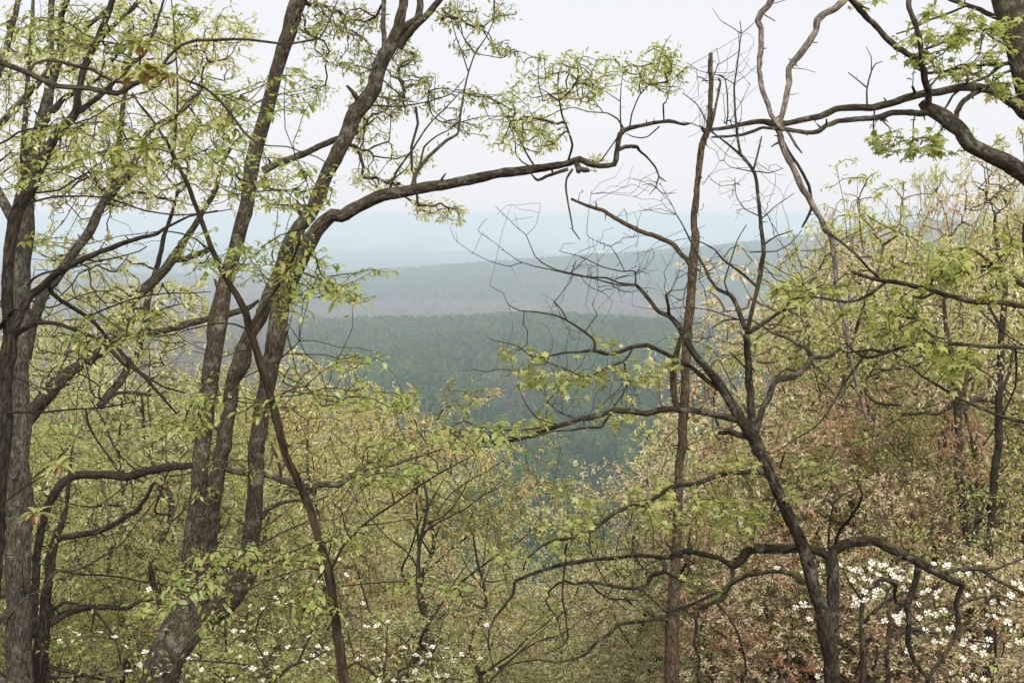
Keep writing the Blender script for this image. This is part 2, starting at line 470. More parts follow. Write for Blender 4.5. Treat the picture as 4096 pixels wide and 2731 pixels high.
def foliage(mb, kind, pos, R, sz, rg, tint=None):
    tm = TEMPL[kind]
    which = rg.integers(0, len(tm), len(pos))
    ti = rg.beta(2, 2, len(pos)) if tint is None else tint
    for k, (V, T) in enumerate(tm):
        s = which == k
        m = int(s.sum())
        if not m: continue
        W = pos[s][:, None, :] + np.einsum('nij,kj->nki', R[s], V) * sz[s][:, None, None]
        f = T[None] + (np.arange(m) * len(V))[:, None, None]
        mb.add(W.reshape(-1, 3), f3=f.reshape(-1, 3), tint=np.repeat(ti[s], len(V)))

# ---------------------------------------------------------------- twigs that grow from branches out to given points
def grow(B, A, bf=0.25):
    """greedy spanning tree from branch nodes B to points A; parent indices into [B; A]"""
    M, N = len(B), len(A)
    d2 = ((A[:, None, :] - B[None]) ** 2).sum(-1) if M * N < 4e6 else None
    if d2 is None:
        par = np.empty(N, int); cost = np.empty(N)
        for s in range(0, N, 400):
            q = ((A[s:s + 400, None, :] - B[None]) ** 2).sum(-1)
            par[s:s + 400] = q.argmin(1); cost[s:s + 400] = np.sqrt(q.min(1))
    else:
        par = d2.argmin(1); cost = np.sqrt(d2.min(1))
    pl = np.zeros(N); dist = cost.copy()
    done = np.zeros(N, bool)
    order = []
    c = cost.copy()
    for _ in range(N):
        i = int(np.argmin(c))
        order.append(i); done[i] = True
        pl[i] = dist[i] + (pl[par[i] - M] if par[i] >= M else 0)
        c[i] = np.inf
        dn = np.sqrt(((A - A[i]) ** 2).sum(1))
        nc = dn + bf * pl[i]
        up = (~done) & (nc < c)
        c[up] = nc[up]; par[up] = M + i; dist[up] = dn[up]
    return par, order

def twig_mesh(mb, B, Br, A, par, order, rt, rg, sides=4, bend=0.09):
    M, N = len(B), len(A)
    cnt = np.ones(N)
    allp = np.vstack([B, A]); has = np.zeros(N, bool); has[par[par >= M] - M] = True
    far = (~has) & (np.linalg.norm(A - allp[par], axis=1) > 1.1)
    A = A.copy(); A[far] = allp[par[far]] + (A[far] - allp[par[far]]) * 0.35
    for i in reversed(order):
        if par[i] >= M: cnt[par[i] - M] += cnt[i]
    rad = rt * cnt ** 0.44
    pos = np.vstack([B, A])
    p0, p1 = pos[par], A
    dirn = norm(p1 - p0)
    pr = np.where(par >= M, par - M, -1)
    pd = dirn.copy(); ok = pr >= 0; pd[ok] = dirn[pr[ok]]
    L = np.linalg.norm(p1 - p0, axis=1, keepdims=True)
    r1 = rad.copy()
    r0 = rad * 1.25
    r0[ok] = np.minimum(rad[pr[ok]], rad[ok] * 1.5)
    r0[~ok] = np.minimum(r0[~ok], Br[par[~ok]] * 0.9); r1 = np.minimum(r1, r0)
    C = p0 + 0.5 * L * norm(0.7 * dirn + 0.3 * pd) + rg.normal(0, 1, (N, 3)) * L * bend
    ts = np.array([0, 0.3, 0.65, 1.0])[None, :, None]
    q = (1 - ts) ** 2 * p0[:, None] + 2 * ts * (1 - ts) * C[:, None] + ts ** 2 * p1[:, None]
    q[:, 1:3] += rg.normal(0, 1, (N, 2, 3)) * L[:, None] * 0.035
    rr = r0[:, None] * (1 - ts[..., 0]) + r1[:, None] * ts[..., 0]
    ref = np.where(np.abs(dirn[:, 2:3]) > 0.9, np.array([[1.0, 0, 0]]), np.array([[0, 0, 1.0]]))
    x = norm(np.cross(dirn, ref)); y = np.cross(dirn, x)
    th = np.linspace(0, 2 * math.pi, sides, endpoint=False)
    off = x[:, None, None, :] * np.cos(th)[None, None, :, None] + y[:, None, None, :] * np.sin(th)[None, None, :, None]
    V = q[:, :, None, :] + off * rr[:, :, None, None]
    at = np.stack([np.cos(th)[None, None] * rr[..., None], np.sin(th)[None, None] * rr[..., None],
                   (L[:, 0][:, None] * ts[..., 0] + rg.random((N, 1)) * 50)[..., None] * np.ones(sides)], -1)
    k = 4 * sides
    i = np.arange(3)[:, None] * sides; j = np.arange(sides)[None]; j2 = (j + 1) % sides
    f = np.stack([i + j, i + j2, i + sides + j2, i + sides + j], -1).reshape(-1, 4)
    f4 = f[None] + (np.arange(N) * k)[:, None, None]
    mb.add(V.reshape(-1, 3), f4=f4.reshape(-1, 4), at=at.reshape(-1, 3))
    return p0, p1

# ---------------------------------------------------------------- trees traced from what stands near the camera
def parse(s):
    cur = None; pts = []; tile = 'A'
    for tok in s.split():
        if tok[0].isalpha(): tile = tok[0]; tok = tok[1:]
        a = [float(q) for q in tok.split(',')]
        ox, oy = TILE[tile]
        pts.append((ox + a[0] * ZS, oy + a[1] * ZS, a[2] * ZS if len(a) > 2 else np.nan))
    p = np.array(pts)
    L = np.concatenate([[0], np.cumsum(np.hypot(*np.diff(p[:, :2], axis=0).T))])
    wd = p[:, 2]; ok = ~np.isnan(wd)
    p[:, 2] = np.interp(L, L[ok], wd[ok])
    return p, L

TREES = []
class Tree:
    def __init__(s, name, label, d, bark, cat='tree', seed=1, group=None, rt=0.0016, bf=0.25):
        s.name, s.label, s.cat, s.d, s.bark, s.group, s.rt, s.bf = name, label, cat, d, bark, group, rt, bf
        s.rg = np.random.default_rng(seed)
        s.parts = []; s.nodes = []; s.nrad = []; s.npx = []; s.att = []; s.base = None
        TREES.append(s)
    def br(s, trace, dd=0.0, name='branch', d=None, ground=False, bark=None, wig=0.32, tip=None, relief=None):
        p, L = parse(trace)
        if d is None:
            d0 = s.d
            if s.npx:
                q = np.concatenate(s.npx)
                h = np.hypot(q[:, 0] - p[0, 0], q[:, 1] - p[0, 1])
                k = int(h.argmin())
                if h[k] < 150: d0 = q[k, 2]
        else: d0 = d
        t = L / L[-1]
        dep = d0 + dd * t
        if len(t) > 3: dep = dep + np.sin(t * math.pi) * s.rg.normal(0, 0.02) * d0 * min(1, L[-1] / 800)
        w3 = P(p[:, 0], p[:, 1], dep)
        r = p[:, 2] / F * dep / 2 * 0.92
        if ground:
            di = w3[0] - w3[1]; di = di / np.linalg.norm(di)
            if di[2] > -0.5: di = np.array([di[0] * 0.5, di[1] * 0.5, -0.8])
            ext, er = [], []
            q = w3[0].copy(); rr = r[0]
            while q[2] > gz(q[0], q[1]) - 0.15 and len(ext) < 60:
                di = norm(di * 0.8 + np.array([0, 0, -1.0]) * 0.2)
                q = q + di * 0.6; rr = rr * 1.03
                ext.append(q.copy()); er.append(rr)
            if ext:
                er[-1] *= 1.25
                w3 = np.vstack([ext[::-1], w3]); r = np.concatenate([er[::-1], r])
            s.base = Vector((w3[0][0], w3[0][1], float(gz(w3[0][0], w3[0][1]))))
        big = r.max()
        step = max(0.025, min(0.25, big * 0.55)) if big > 0.02 else max(0.03, big * 4)
        sp_, sr = smooth_path(w3, r, step, 0.0 if big > 0.07 else 0.55)
        if wig:
            Ls = np.concatenate([[0], np.cumsum(np.linalg.norm(np.diff(sp_, axis=0), axis=1))])
            fr = 1.2 / max(big * 2.2, 0.03)
            sd = s.rg.uniform(0, 100, 3)
            off = np.stack([vnoise(np.stack([Ls * fr + a, 0 * Ls, 0 * Ls], -1)) - 0.5 for a in sd], -1)
            env = np.minimum(1, Ls / max(0.2 * Ls[-1], 1e-6))[:, None]
            sp_ = sp_ + off * sr[:, None] * wig * env
        sides = 30 if big > 0.07 else 16 if big > 0.035 else 9 if big > 0.014 else 6
        rel = relief if relief is not None else (0.015 if (big > 0.07 and s.bark in (BARK_OAK, BARK_GREY, BARK_DARK, BARK_MID, BARK_SNAG)) else 0.0035 if big > 0.03 else 0.0)
        rel = min(rel, big * 0.15)
        mb = MB()
        if len(sr) > 6: sr = sr * (1 + 0.10 * (vnoise(np.stack([np.arange(len(sr)) * step / max(big * 3, 0.03) + s.rg.uniform(0, 99), np.zeros(len(sr)), np.zeros(len(sr))], -1)) - 0.4) * (big < 0.07))
        tube(mb, sp_, sr, sides, relief=rel, s0=s.rg.uniform(0, 20), rough=0.15 if big > 0.014 else 0.10)
        if len(sp_) > 8 and name != 'vine':
            tl = float(np.linalg.norm(np.diff(sp_, axis=0), axis=1).sum())
            for _ in range(min(9, int(tl * (1.6 if big < 0.07 else 0.6)))):
                k0 = int(s.rg.integers(3, len(sp_) - 2)); rr0 = sr[k0]
                ax = sp_[k0 + 1] - sp_[k0]; ax = ax / max(np.linalg.norm(ax), 1e-6)
                dv = s.rg.normal(0, 1, 3); dv[1] *= 0.4; dv = dv - ax * dv.dot(ax) * 0.6; dv = dv / np.linalg.norm(dv)
                ln = rr0 * s.rg.uniform(1.4, 3.2) + s.rg.uniform(0, 0.035)
                c0 = sp_[k0]
                tube(mb, np.array([c0, c0 + dv * ln * 0.6, c0 + dv * ln + ax * ln * s.rg.uniform(-0.2, 0.4)]), np.array([0.55, 0.34, 0.2]) * rr0 * s.rg.uniform(0.6, 1.0), 6, rough=0.15)
        s.parts.append((name, mb, bark or s.bark))
        st = max(1, int(0.09 / step))
        s.nodes.append(sp_[::st]); s.nrad.append(sr[::st])
        x, y, dd_ = to_px(sp_[::st]); s.npx.append(np.stack([x, y, dd_], -1))
        return sp_
    def leafy(s, regions, kind, dmin, dmax, clump=0.0, keep_above=None):
        """regions: 'A600,950,550,250,60 ...' = ellipse centre, radii, number of leaf sprays"""
        for tok in regions.split():
            ox, oy = TILE[tok[0]]
            cx, cy, rx, ry, n = [float(q) for q in tok[1:].split(',')]
            n = int(n)
            m = n * 6 if clump else n
            a = s.rg.uniform(0, 2 * math.pi, m); rr = np.sqrt(s.rg.random(m)) * (1 + s.rg.normal(0, 0.12, m))
            px = ox + (cx + np.cos(a) * rr * rx) * ZS; py = oy + (cy + np.sin(a) * rr * ry) * ZS
            d = s.rg.uniform(dmin, dmax, m)
            pts = P(px, py, d)
            if clump:
                v = vnoise(pts * clump + 3.1) + s.rg.normal(0, 0.08, m)
                pts = pts[np.argsort(-v)[:n]]
            s.att.append((pts, kind))
    def bare(s, regions, dmin, dmax, clump=0.0): s.leafy(regions, None, dmin, dmax, clump)
    def near(s, n, reach, kind=None, up=0.3, which=slice(None)):
        """sprays scattered around the branches already built"""
        B = np.concatenate(s.nodes[which]); 
        x, y, d = to_px(B)
        ok = (x > -300) & (x < 4396) & (y > -300) & (y < 3000)
        B = B[ok]
        if len(B) == 0: return
        i = s.rg.integers(0, len(B), n)
        v = s.rg.normal(0, 1, (n, 3)); v[:, 2] += up
        s.att.append((B[i] + norm(v) * (s.rg.random((n, 1)) ** 0.7) * reach, kind))
    def finish(s, single=0, size=1.0, twig_mat=None, bend=0.09):
        base = s.base
        if base is None:
            b = s.nodes[0][0]; base = Vector((b[0], b[1], float(gz(b[0], b[1]))))
        root = bpy.data.objects.new(s.name, None); COL.objects.link(root); root.location = base
        root.empty_display_size = 0.3
        tag(root, s.label, s.cat, s.group)
        s.root = root
        for nm, mb, bk in s.parts:
            link(nm, mb.mesh(nm, bk, base, bark=True), root)
        if not s.att: return root
        A = np.concatenate([a for a, k in s.att])
        K = np.concatenate([np.full(len(a), -1 if k is None else list(LEAF).index(k)) for a, k in s.att])
        B = np.concatenate(s.nodes); Br = np.concatenate(s.nrad)
        par, order = grow(B, A, s.bf)
        mb = MB()
        p0, p1 = twig_mesh(mb, B, Br, A, par, order, s.rt, s.rg, bend=bend)
        tag(link('twigs', mb.mesh('twigs', twig_mat or TWIG, base, bark=True), root), kind='stuff')
        s.p0, s.p1 = p0, p1
        for ki, kind in enumerate(LEAF):
            q = K == ki
            if not q.any(): continue
            pos, R, sz = place(kind, p0[q], p1[q], s.rg, size)
            ti = s.rg.beta(2, 2, len(pos))
            if single:
                x, y, d = to_px(pos)
                inside = (x > 0) & (x < 4096) & (y > 0) & (y < 2731)
                scr = np.where(inside, sz / d, 0)
                sel = np.argsort(-scr)[:single]
                sel = sel[scr[sel] > 0]
                tm = TEMPL[kind]
                cache = {}
                for i in sel:
                    v = int(s.rg.integers(0, len(tm))); tq = int(min(4, ti[i] * 5))
                    if (v, tq) not in cache:
                        m_ = MB(); m_.add(tm[v][0], f3=tm[v][1], tint=tq / 4.0)
                        cache[(v, tq)] = m_.mesh('leaf', LEAF[kind], tint=True)
                    o = link('leaf', cache[(v, tq)], root)
                    M4 = np.eye(4); M4[:3, :3] = R[i] * sz[i]; M4[:3, 3] = pos[i] - np.array(base)
                    o.matrix_basis = Matrix(M4.tolist())
                rest = np.ones(len(pos), bool); rest[sel] = False
                pos, R, sz, ti = pos[rest], R[rest], sz[rest], ti[rest]
            if len(pos):
                m_ = MB(); foliage(m_, kind, pos, R, sz, s.rg, ti)
                tag(link('foliage', m_.mesh('foliage', LEAF[kind], base, tint=True), root), kind='stuff')
        return root

# ---------------------------------------------------------------- ground sheet out to the horizon
def mat_ground():
    m, t, N, L = nodes('terrain')
    o = N.new('ShaderNodeOutputMaterial'); b = N.new('ShaderNodeBsdfPrincipled')
    b.inputs['Roughness'].default_value = 1.0; b.inputs['Specular IOR Level'].default_value = 0.0
    at = N.new('ShaderNodeVertexColor'); at.layer_name = 'cover'
    g = N.new('ShaderNodeNewGeometry')
    n1 = N.new('ShaderNodeTexNoise'); n1.inputs['Scale'].default_value = 0.09; n1.inputs['Detail'].default_value = 9; n1.inputs['Roughness'].default_value = 0.75
    L.new(g.outputs['Position'], n1.inputs['Vector'])
    r = ramp(N, [(0.32, (0.5, 0.5, 0.5)), (0.7, (1.45, 1.4, 1.35))])
    L.new(n1.outputs['Fac'], r.inputs['Fac'])
    mx = N.new('ShaderNodeMix'); mx.data_type = 'RGBA'; mx.blend_type = 'MULTIPLY'; mx.inputs['Factor'].default_value = 0.8
    L.new(at.outputs['Color'], mx.inputs['A']); L.new(r.outputs['Color'], mx.inputs['B'])
    L.new(mx.outputs['Result'], b.inputs['Base Color'])
    bp = N.new('ShaderNodeBump'); bp.inputs['Strength'].default_value = 0.6; bp.inputs['Distance'].default_value = 0.3
    L.new(n1.outputs['Fac'], bp.inputs['Height']); L.new(bp.outputs['Normal'], b.inputs['Normal'])
    L.new(b.outputs[0], o.inputs['Surface'])
    return m

def field_mask(x, y):
    """open pasture beside the foot of the long ridge"""
    f1 = (np.abs((x - 430) / 115) ** 2 + np.abs((y - 2190) / 62) ** 2) < 1
    f2 = (np.abs((x - 250) / 60) ** 2 + np.abs((y - 2290) / 30) ** 2) < 1
    f3 = (np.abs((x + 280) / 34) ** 2 + np.abs((y - 1880) / 30) ** 2) < 1
    return f1 | f2 | f3

def pine_share(x, y):
    """0..1: how much of the wood is pine"""
    n = fbm(np.stack([x / 260, y / 420, 0 * x + 4], -1), 3)
    u = 1176 + x / np.maximum(y, 1) * 2641
    front = sstep(690, 830, u + (n - 0.5) * 500) * sstep(270, 330, y) * (1 - sstep(1380, 1500, y + (n - 0.5) * 260))
    ridge = sstep(2360, 2560, y + (n - 0.5) * 420 + np.interp(u, [600, 1000, 1300, 1700], [-60, 0, 80, 120])) * sstep(560, 760, u + (n - 0.5) * 300)
    n2 = fbm(np.stack([x / 70, y / 110, 0 * x + 14], -1), 2)
    return np.clip(np.maximum(front * 1.06, ridge) * (0.80 + 1.1 * (n2 - 0.45)), 0, 1)

NR = 430
az = np.concatenate([np.radians(np.linspace(-42, 42, 300)), np.radians(np.linspace(42, 318, 70)[1:-1])])
rad = np.concatenate([[0.0], np.geomspace(0.8, 21400, NR)])
RR, AA = np.meshgrid(rad, az, indexing='ij')
X, Y = RR * np.sin(AA), RR * np.cos(AA)
Z = gz(X, Y)
mb = MB()
na = len(az)
i = np.arange(NR)[:, None] * na; j = np.arange(na)[None]; j2 = (j + 1) % na
f4 = np.stack([i + j, i + na + j, i + na + j2, i + j2], -1).reshape(-1, 4)
mb.add(np.stack([X, Y, Z], -1).reshape(-1, 3), f4=f4)
me = mb.mesh('ground', mat_ground())
x, y = X.ravel(), Y.ravel()
rr = np.hypot(x, y)
n = fbm(np.stack([x / 300, y / 300, 0 * x], -1), 4)
nf = fbm(np.stack([x / 420, y / 1100, 0 * x + 8], -1), 3)
c = np.empty((len(x), 3))
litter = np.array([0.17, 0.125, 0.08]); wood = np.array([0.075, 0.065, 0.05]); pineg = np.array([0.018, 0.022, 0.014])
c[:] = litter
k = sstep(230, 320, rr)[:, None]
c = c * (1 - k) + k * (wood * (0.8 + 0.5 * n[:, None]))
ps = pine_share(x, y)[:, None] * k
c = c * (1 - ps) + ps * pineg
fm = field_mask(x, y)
c[fm] = np.array([0.40, 0.36, 0.20])
far = sstep(4200, 4700, rr)[:, None]
pl = np.where((nf > 0.57)[:, None], np.array([0.46, 0.44, 0.32]), np.where((nf > 0.49)[:, None], np.array([0.22, 0.24, 0.13]), np.array([0.05, 0.062, 0.045])))
pl = pl * (0.75 + 0.5 * n[:, None])
pl = np.where((rr > 17000)[:, None], np.array([0.05, 0.06, 0.05]), pl)
lowr = ((y > 5000) & (y < 7500))[:, None]
pl = np.where(lowr & (nf < 0.64)[:, None], np.array([0.042, 0.048, 0.045]), pl)
c = c * (1 - far) + far * pl
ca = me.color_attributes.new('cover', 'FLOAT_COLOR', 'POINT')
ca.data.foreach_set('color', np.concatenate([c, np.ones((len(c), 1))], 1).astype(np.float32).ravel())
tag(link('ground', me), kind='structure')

# ---------------------------------------------------------------- far woods
def mat_needles(name, cols):
    m, t, N, L = nodes(name)
    o = N.new('ShaderNodeOutputMaterial'); b = N.new('ShaderNodeBsdfDiffuse')
    oi = N.new('ShaderNodeObjectInfo')
    at = N.new('ShaderNodeAttribute'); at.attribute_name = 'tint'
    g = N.new('ShaderNodeNewGeometry')
    n1 = N.new('ShaderNodeTexNoise'); n1.inputs['Scale'].default_value = 0.011; n1.inputs['Detail'].default_value = 3
    L.new(g.outputs['Position'], n1.inputs['Vector'])
    a = N.new('ShaderNodeMath'); a.operation = 'MULTIPLY_ADD'; L.new(oi.outputs['Random'], a.inputs[0]); a.inputs[1].default_value = 0.75
    L.new(at.outputs['Fac'], a.inputs[2])
    a2 = N.new('ShaderNodeMath'); a2.operation = 'MULTIPLY_ADD'; L.new(n1.outputs['Fac'], a2.inputs[0]); a2.inputs[1].default_value = 0.9; L.new(a.outputs[0], a2.inputs[2])
    a3 = N.new('ShaderNodeMath'); a3.operation = 'SUBTRACT'; L.new(a2.outputs[0], a3.inputs[0]); a3.inputs[1].default_value = 0.62
    r = ramp(N, [(q / (len(cols) - 1), cc) for q, cc in enumerate(cols)])
    L.new(a3.outputs[0], r.inputs['Fac']); L.new(r.outputs['Color'], b.inputs['Color'])
    L.new(b.outputs[0], o.inputs['Surface'])
    return m

PINE = mat_needles('pine_needles', [(0.020, 0.046, 0.014), (0.048, 0.102, 0.024), (0.095, 0.165, 0.036), (0.18, 0.22, 0.06)])
BARE = mat_needles('bare_crowns', [(0.085, 0.07, 0.055), (0.16, 0.125, 0.10), (0.25, 0.20, 0.155), (0.17, 0.185, 0.085)])

def pine_mesh(seed, H=13.0):
    rg = np.random.default_rng(seed)
    mb = MB()
    tube(mb, np.array([[0, 0, -0.5], [0.1, 0, H * 0.4], [0.05, 0.08, H * 0.97]]), np.array([0.16, 0.11, 0.03]), 5, rough=0)
    nn = 74
    h = rg.beta(1.5, 1.25, nn)
    zz = H * (0.40 + 0.60 * h)
    a = rg.uniform(0, 2 * math.pi, nn)
    prof = np.interp(h, [0, 0.2, 0.55, 1], [1.3, 2.4, 2.3, 1.2]) * rg.uniform(0.35, 1.1, nn)
    c = np.stack([np.cos(a) * prof, np.sin(a) * prof, zz], -1)
    s = rg.uniform(0.55, 1.15, nn)
    t = norm(np.stack([np.cos(a), np.sin(a), rg.uniform(-0.25, 0.7, nn)], -1))
    u = norm(np.cross(t, np.array([0, 0, 1.0])) + rg.normal(0, 0.35, (nn, 3)))
    v = np.cross(t, u)
    for ax in (u, v):
        q = np.stack([c - t * s[:, None] * 0.7, c + ax * s[:, None] * 0.62, c + t * s[:, None] * 0.8, c - ax * s[:, None] * 0.55], 1)
        mb.add(q.reshape(-1, 3), f4=np.arange(nn * 4).reshape(-1, 4), tint=np.repeat(rg.random(nn) * 0.35, 4))
    return mb.mesh('pine_tree', PINE, tint=True, smooth=False)

def bare_mesh(seed, H=11.0):
    rg = np.random.default_rng(seed)
    mb = MB()
    tube(mb, np.array([[0, 0, -0.5], [0.1, 0, H * 0.4], [0.05, 0.08, H * 0.9]]), np.array([0.18, 0.13, 0.03]), 5, rough=0)
    nn = 70
    d = norm(rg.normal(0, 1, (nn, 3))); d[:, 2] = np.abs(d[:, 2]) * 0.9 - 0.25
    c = d * rg.uniform(0.5, 1, (nn, 1)) * np.array([3.2, 3.2, 4.6]) + np.array([0, 0, H * 0.6])
    s = rg.uniform(0.5, 1.2, nn)
    t = norm(d + np.array([0, 0, 0.9])); u = norm(np.cross(t, rg.normal(0, 1, (nn, 3))))
    q = np.stack([c - t * s[:, None], c + u * s[:, None] * 0.5, c + t * s[:, None], c - u * s[:, None] * 0.5], 1)
    mb.add(q.reshape(-1, 3), f4=np.arange(nn * 4).reshape(-1, 4), tint=np.repeat(rg.random(nn) * 0.35, 4))
    return mb.mesh('bare_tree', BARE, tint=True, smooth=False)

pines = [pine_mesh(s) for s in (1, 2, 3)]
bares = [bare_mesh(s) for s in (5, 6)]

def scatter(y0, y1, cell, rg):
    yy = np.arange(y0, y1, cell)
    xs, ys = [], []
    for q in yy:
        hw = q * 0.60
        a = np.arange(-hw, hw, cell)
        xs.append(a); ys.append(np.full(len(a), q))
    x, y = np.concatenate(xs), np.concatenate(ys)
    x = x + rg.uniform(-0.5, 0.5, len(x)) * cell; y = y + rg.uniform(-0.5, 0.5, len(x)) * cell
    return x, y

rg = np.random.default_rng(11)
sx, sy = [], []
for y0, y1, cell in ((285, 700, 4.1), (700, 1450, 4.9), (1450, 2300, 6.6), (2300, 3420, 8.2)):
    a, b_ = scatter(y0, y1, cell, rg); sx.append(a); sy.append(b_)
sx, sy = np.concatenate(sx), np.concatenate(sy)
gap = fbm(np.stack([sx / 45, sy / 45, 0 * sx + 2], -1), 3)
ok = ~field_mask(sx, sy) & (gap + rg.normal(0, 0.08, len(sx)) > 0.33)
sx, sy = sx[ok], sy[ok]
sz_ = gz(sx, sy)
isp = rg.random(len(sx)) < pine_share(sx, sy)
sc = np.where(isp, rg.uniform(0.65, 1.3, len(sx)), rg.uniform(0.7, 1.15, len(sx))) * np.interp(sy, [1400, 2300], [0.74, 1.1])
pts = np.stack([sx, sy, sz_], -1)
# nearest pines in the open gap are trees of their own
px_, py_, dd_ = to_px(pts)
vis = isp & (px_ > 1350) & (px_ < 2720) & (py_ > 1250) & (py_ < 2300)
own = np.where(vis)[0]
own = own[np.argsort(dd_[own])[:190]]
for q in own:
    o = link('pine_tree', pines[int(rg.integers(0, 3))])
    o.location = pts[q]; s = float(sc[q]); o.scale = (s, s, s * float(rg.uniform(0.92, 1.12))); o.rotation_euler = (0, 0, float(rg.uniform(0, 6.28)))
    tag(o, 'dark green pine among the nearest pines seen through the gap in the branches', 'pine tree', 'nearest pines below the gap')
mask = np.ones(len(pts), bool); mask[own] = False
pts, isp, sc = pts[mask], isp[mask], sc[mask]

def gn_scatter(name, pts, sc, protos):
    me = bpy.data.meshes.new(name)
    me.vertices.add(len(pts)); me.vertices.foreach_set('co', pts.astype(np.float32).ravel())
    a = me.attributes.new('size', 'FLOAT', 'POINT'); a.data.foreach_set('value', sc.astype(np.float32))
    a = me.attributes.new('sort', 'INT', 'POINT'); a.data.foreach_set('value', rng.integers(0, len(protos), len(pts)).astype(np.int32))
    a = me.attributes.new('turn', 'FLOAT_VECTOR', 'POINT')
    tv = np.zeros((len(pts), 3), np.float32); tv[:, 2] = rng.uniform(0, 6.28, len(pts)); a.data.foreach_set('vector', tv.ravel())
    me.update()
    o = link(name, me)
    ng = bpy.data.node_groups.new(name, 'GeometryNodeTree')
    ng.interface.new_socket('Geometry', in_out='INPUT', socket_type='NodeSocketGeometry')
    ng.interface.new_socket('Geometry', in_out='OUTPUT', socket_type='NodeSocketGeometry')
    N, L = ng.nodes, ng.links
    gi = N.new('NodeGroupInput'); go = N.new('NodeGroupOutput'); jn = N.new('GeometryNodeJoinGeometry')
    def named(nm, ty):
        q = N.new('GeometryNodeInputNamedAttribute'); q.data_type = ty; q.inputs['Name'].default_value = nm
        return q.outputs['Attribute']
    for k, pm in enumerate(protos):
        po = bpy.data.objects.new(pm.name + '_form', pm)
        io = N.new('GeometryNodeObjectInfo'); io.inputs['Object'].default_value = po; io.inputs['As Instance'].default_value = True
        ip = N.new('GeometryNodeInstanceOnPoints')
        cmp_ = N.new('FunctionNodeCompare'); cmp_.data_type = 'INT'; cmp_.operation = 'EQUAL'
        L.new(named('sort', 'INT'), cmp_.inputs['A'] if False else cmp_.inputs[2]); cmp_.inputs[3].default_value = k
        L.new(gi.outputs[0], ip.inputs['Points']); L.new(io.outputs['Geometry'], ip.inputs['Instance'])
        L.new(cmp_.outputs['Result'], ip.inputs['Selection'])
        L.new(named('size', 'FLOAT'), ip.inputs['Scale']); L.new(named('turn', 'FLOAT_VECTOR'), ip.inputs['Rotation'])
        L.new(ip.outputs['Instances'], jn.inputs['Geometry'])
    L.new(jn.outputs[0], go.inputs[0])
    md = o.modifiers.new('scatter', 'NODES'); md.node_group = ng
    return o

tag(gn_scatter('pine_woods', pts[isp], sc[isp], pines), 'dark green pine woods covering the valley hump and the long ridge', 'woods', kind='stuff')
tag(gn_scatter('bare_woods', pts[~isp], sc[~isp], bares), 'brownish leafless woods in the valley bottom before the long ridge', 'woods', kind='stuff')

# ---------------------------------------------------------------- two long sheds by the valley clearing
def shed(x, y, L_, label):
    z = float(gz(x, y))
    root = bpy.data.objects.new('farm_shed', None); COL.objects.link(root); root.location = (x, y, z); root.rotation_euler = (0, 0, 0.12)
    tag(root, label, 'shed', 'farm sheds in the valley')
    mw, t, N, Lk = nodes('shed_wall'); o = N.new('ShaderNodeOutputMaterial'); b = N.new('ShaderNodeBsdfPrincipled'); b.inputs['Base Color'].default_value = (0.55, 0.54, 0.5, 1); Lk.new(b.outputs[0], o.inputs[0])
    mr, t, N, Lk = nodes('shed_roof'); o = N.new('ShaderNodeOutputMaterial'); b = N.new('ShaderNodeBsdfPrincipled'); b.inputs['Base Color'].default_value = (0.5, 0.5, 0.5, 1); Lk.new(b.outputs[0], o.inputs[0])
    md_, t, N, Lk = nodes('shed_door'); o = N.new('ShaderNodeOutputMaterial'); b = N.new('ShaderNodeBsdfPrincipled'); b.inputs['Base Color'].default_value = (0.2, 0.17, 0.14, 1); Lk.new(b.outputs[0], o.inputs[0])
    h, W = 3.4, 5.0
    m = MB()
    v = [(-L_, -W, -1), (L_, -W, -1), (L_, W, -1), (-L_, W, -1), (-L_, -W, h), (L_, -W, h), (L_, W, h), (-L_, W, h), (-L_, 0, h + 2.2), (L_, 0, h + 2.2)]
    m.add(v, f4=[(0, 1, 5, 4), (1, 2, 6, 5), (2, 3, 7, 6), (3, 0, 4, 7)], f3=[(4, 7, 8), (5, 9, 6)])
    link('wall', m.mesh('wall', mw, smooth=False), root)
    m = MB()
    e = 0.6
    v = [(-L_ - e, -W - e, h - 0.2), (L_ + e, -W - e, h - 0.2), (L_ + e, 0, h + 2.4), (-L_ - e, 0, h + 2.4), (L_ + e, W + e, h - 0.2), (-L_ - e, W + e, h - 0.2)]
    v += [(a, b2, c2 + 0.15) for a, b2, c2 in v]
    m.add(v, f4=[(0, 3, 2, 1), (3, 5, 4, 2), (6, 7, 8, 9), (9, 8, 10, 11), (0, 1, 7, 6), (4, 5, 11, 10), (1, 2, 8, 7), (2, 4, 10, 8), (3, 0, 6, 9), (5, 3, 9, 11)])
    link('roof', m.mesh('roof', mr, smooth=False), root)
    m = MB()
    v = [(-1.6, -W - 0.1, -0.9), (1.6, -W - 0.1, -0.9), (1.6, -W - 0.1, 2.6), (-1.6, -W - 0.1, 2.6), (-1.6, -W, -0.9), (1.6, -W, -0.9), (1.6, -W, 2.6), (-1.6, -W, 2.6)]
    m.add(v, f4=[(0, 1, 2, 3), (1, 5, 6, 2), (4, 0, 3, 7), (3, 2, 6, 7)])
    link('door', m.mesh('door', md_, smooth=False), root)
shed(-292, 1890, 7, 'longer white roofed farm shed in the valley clearing left of the pine hump')
shed(-272, 1897, 4, 'shorter white roofed shed to the right of the longer farm shed')

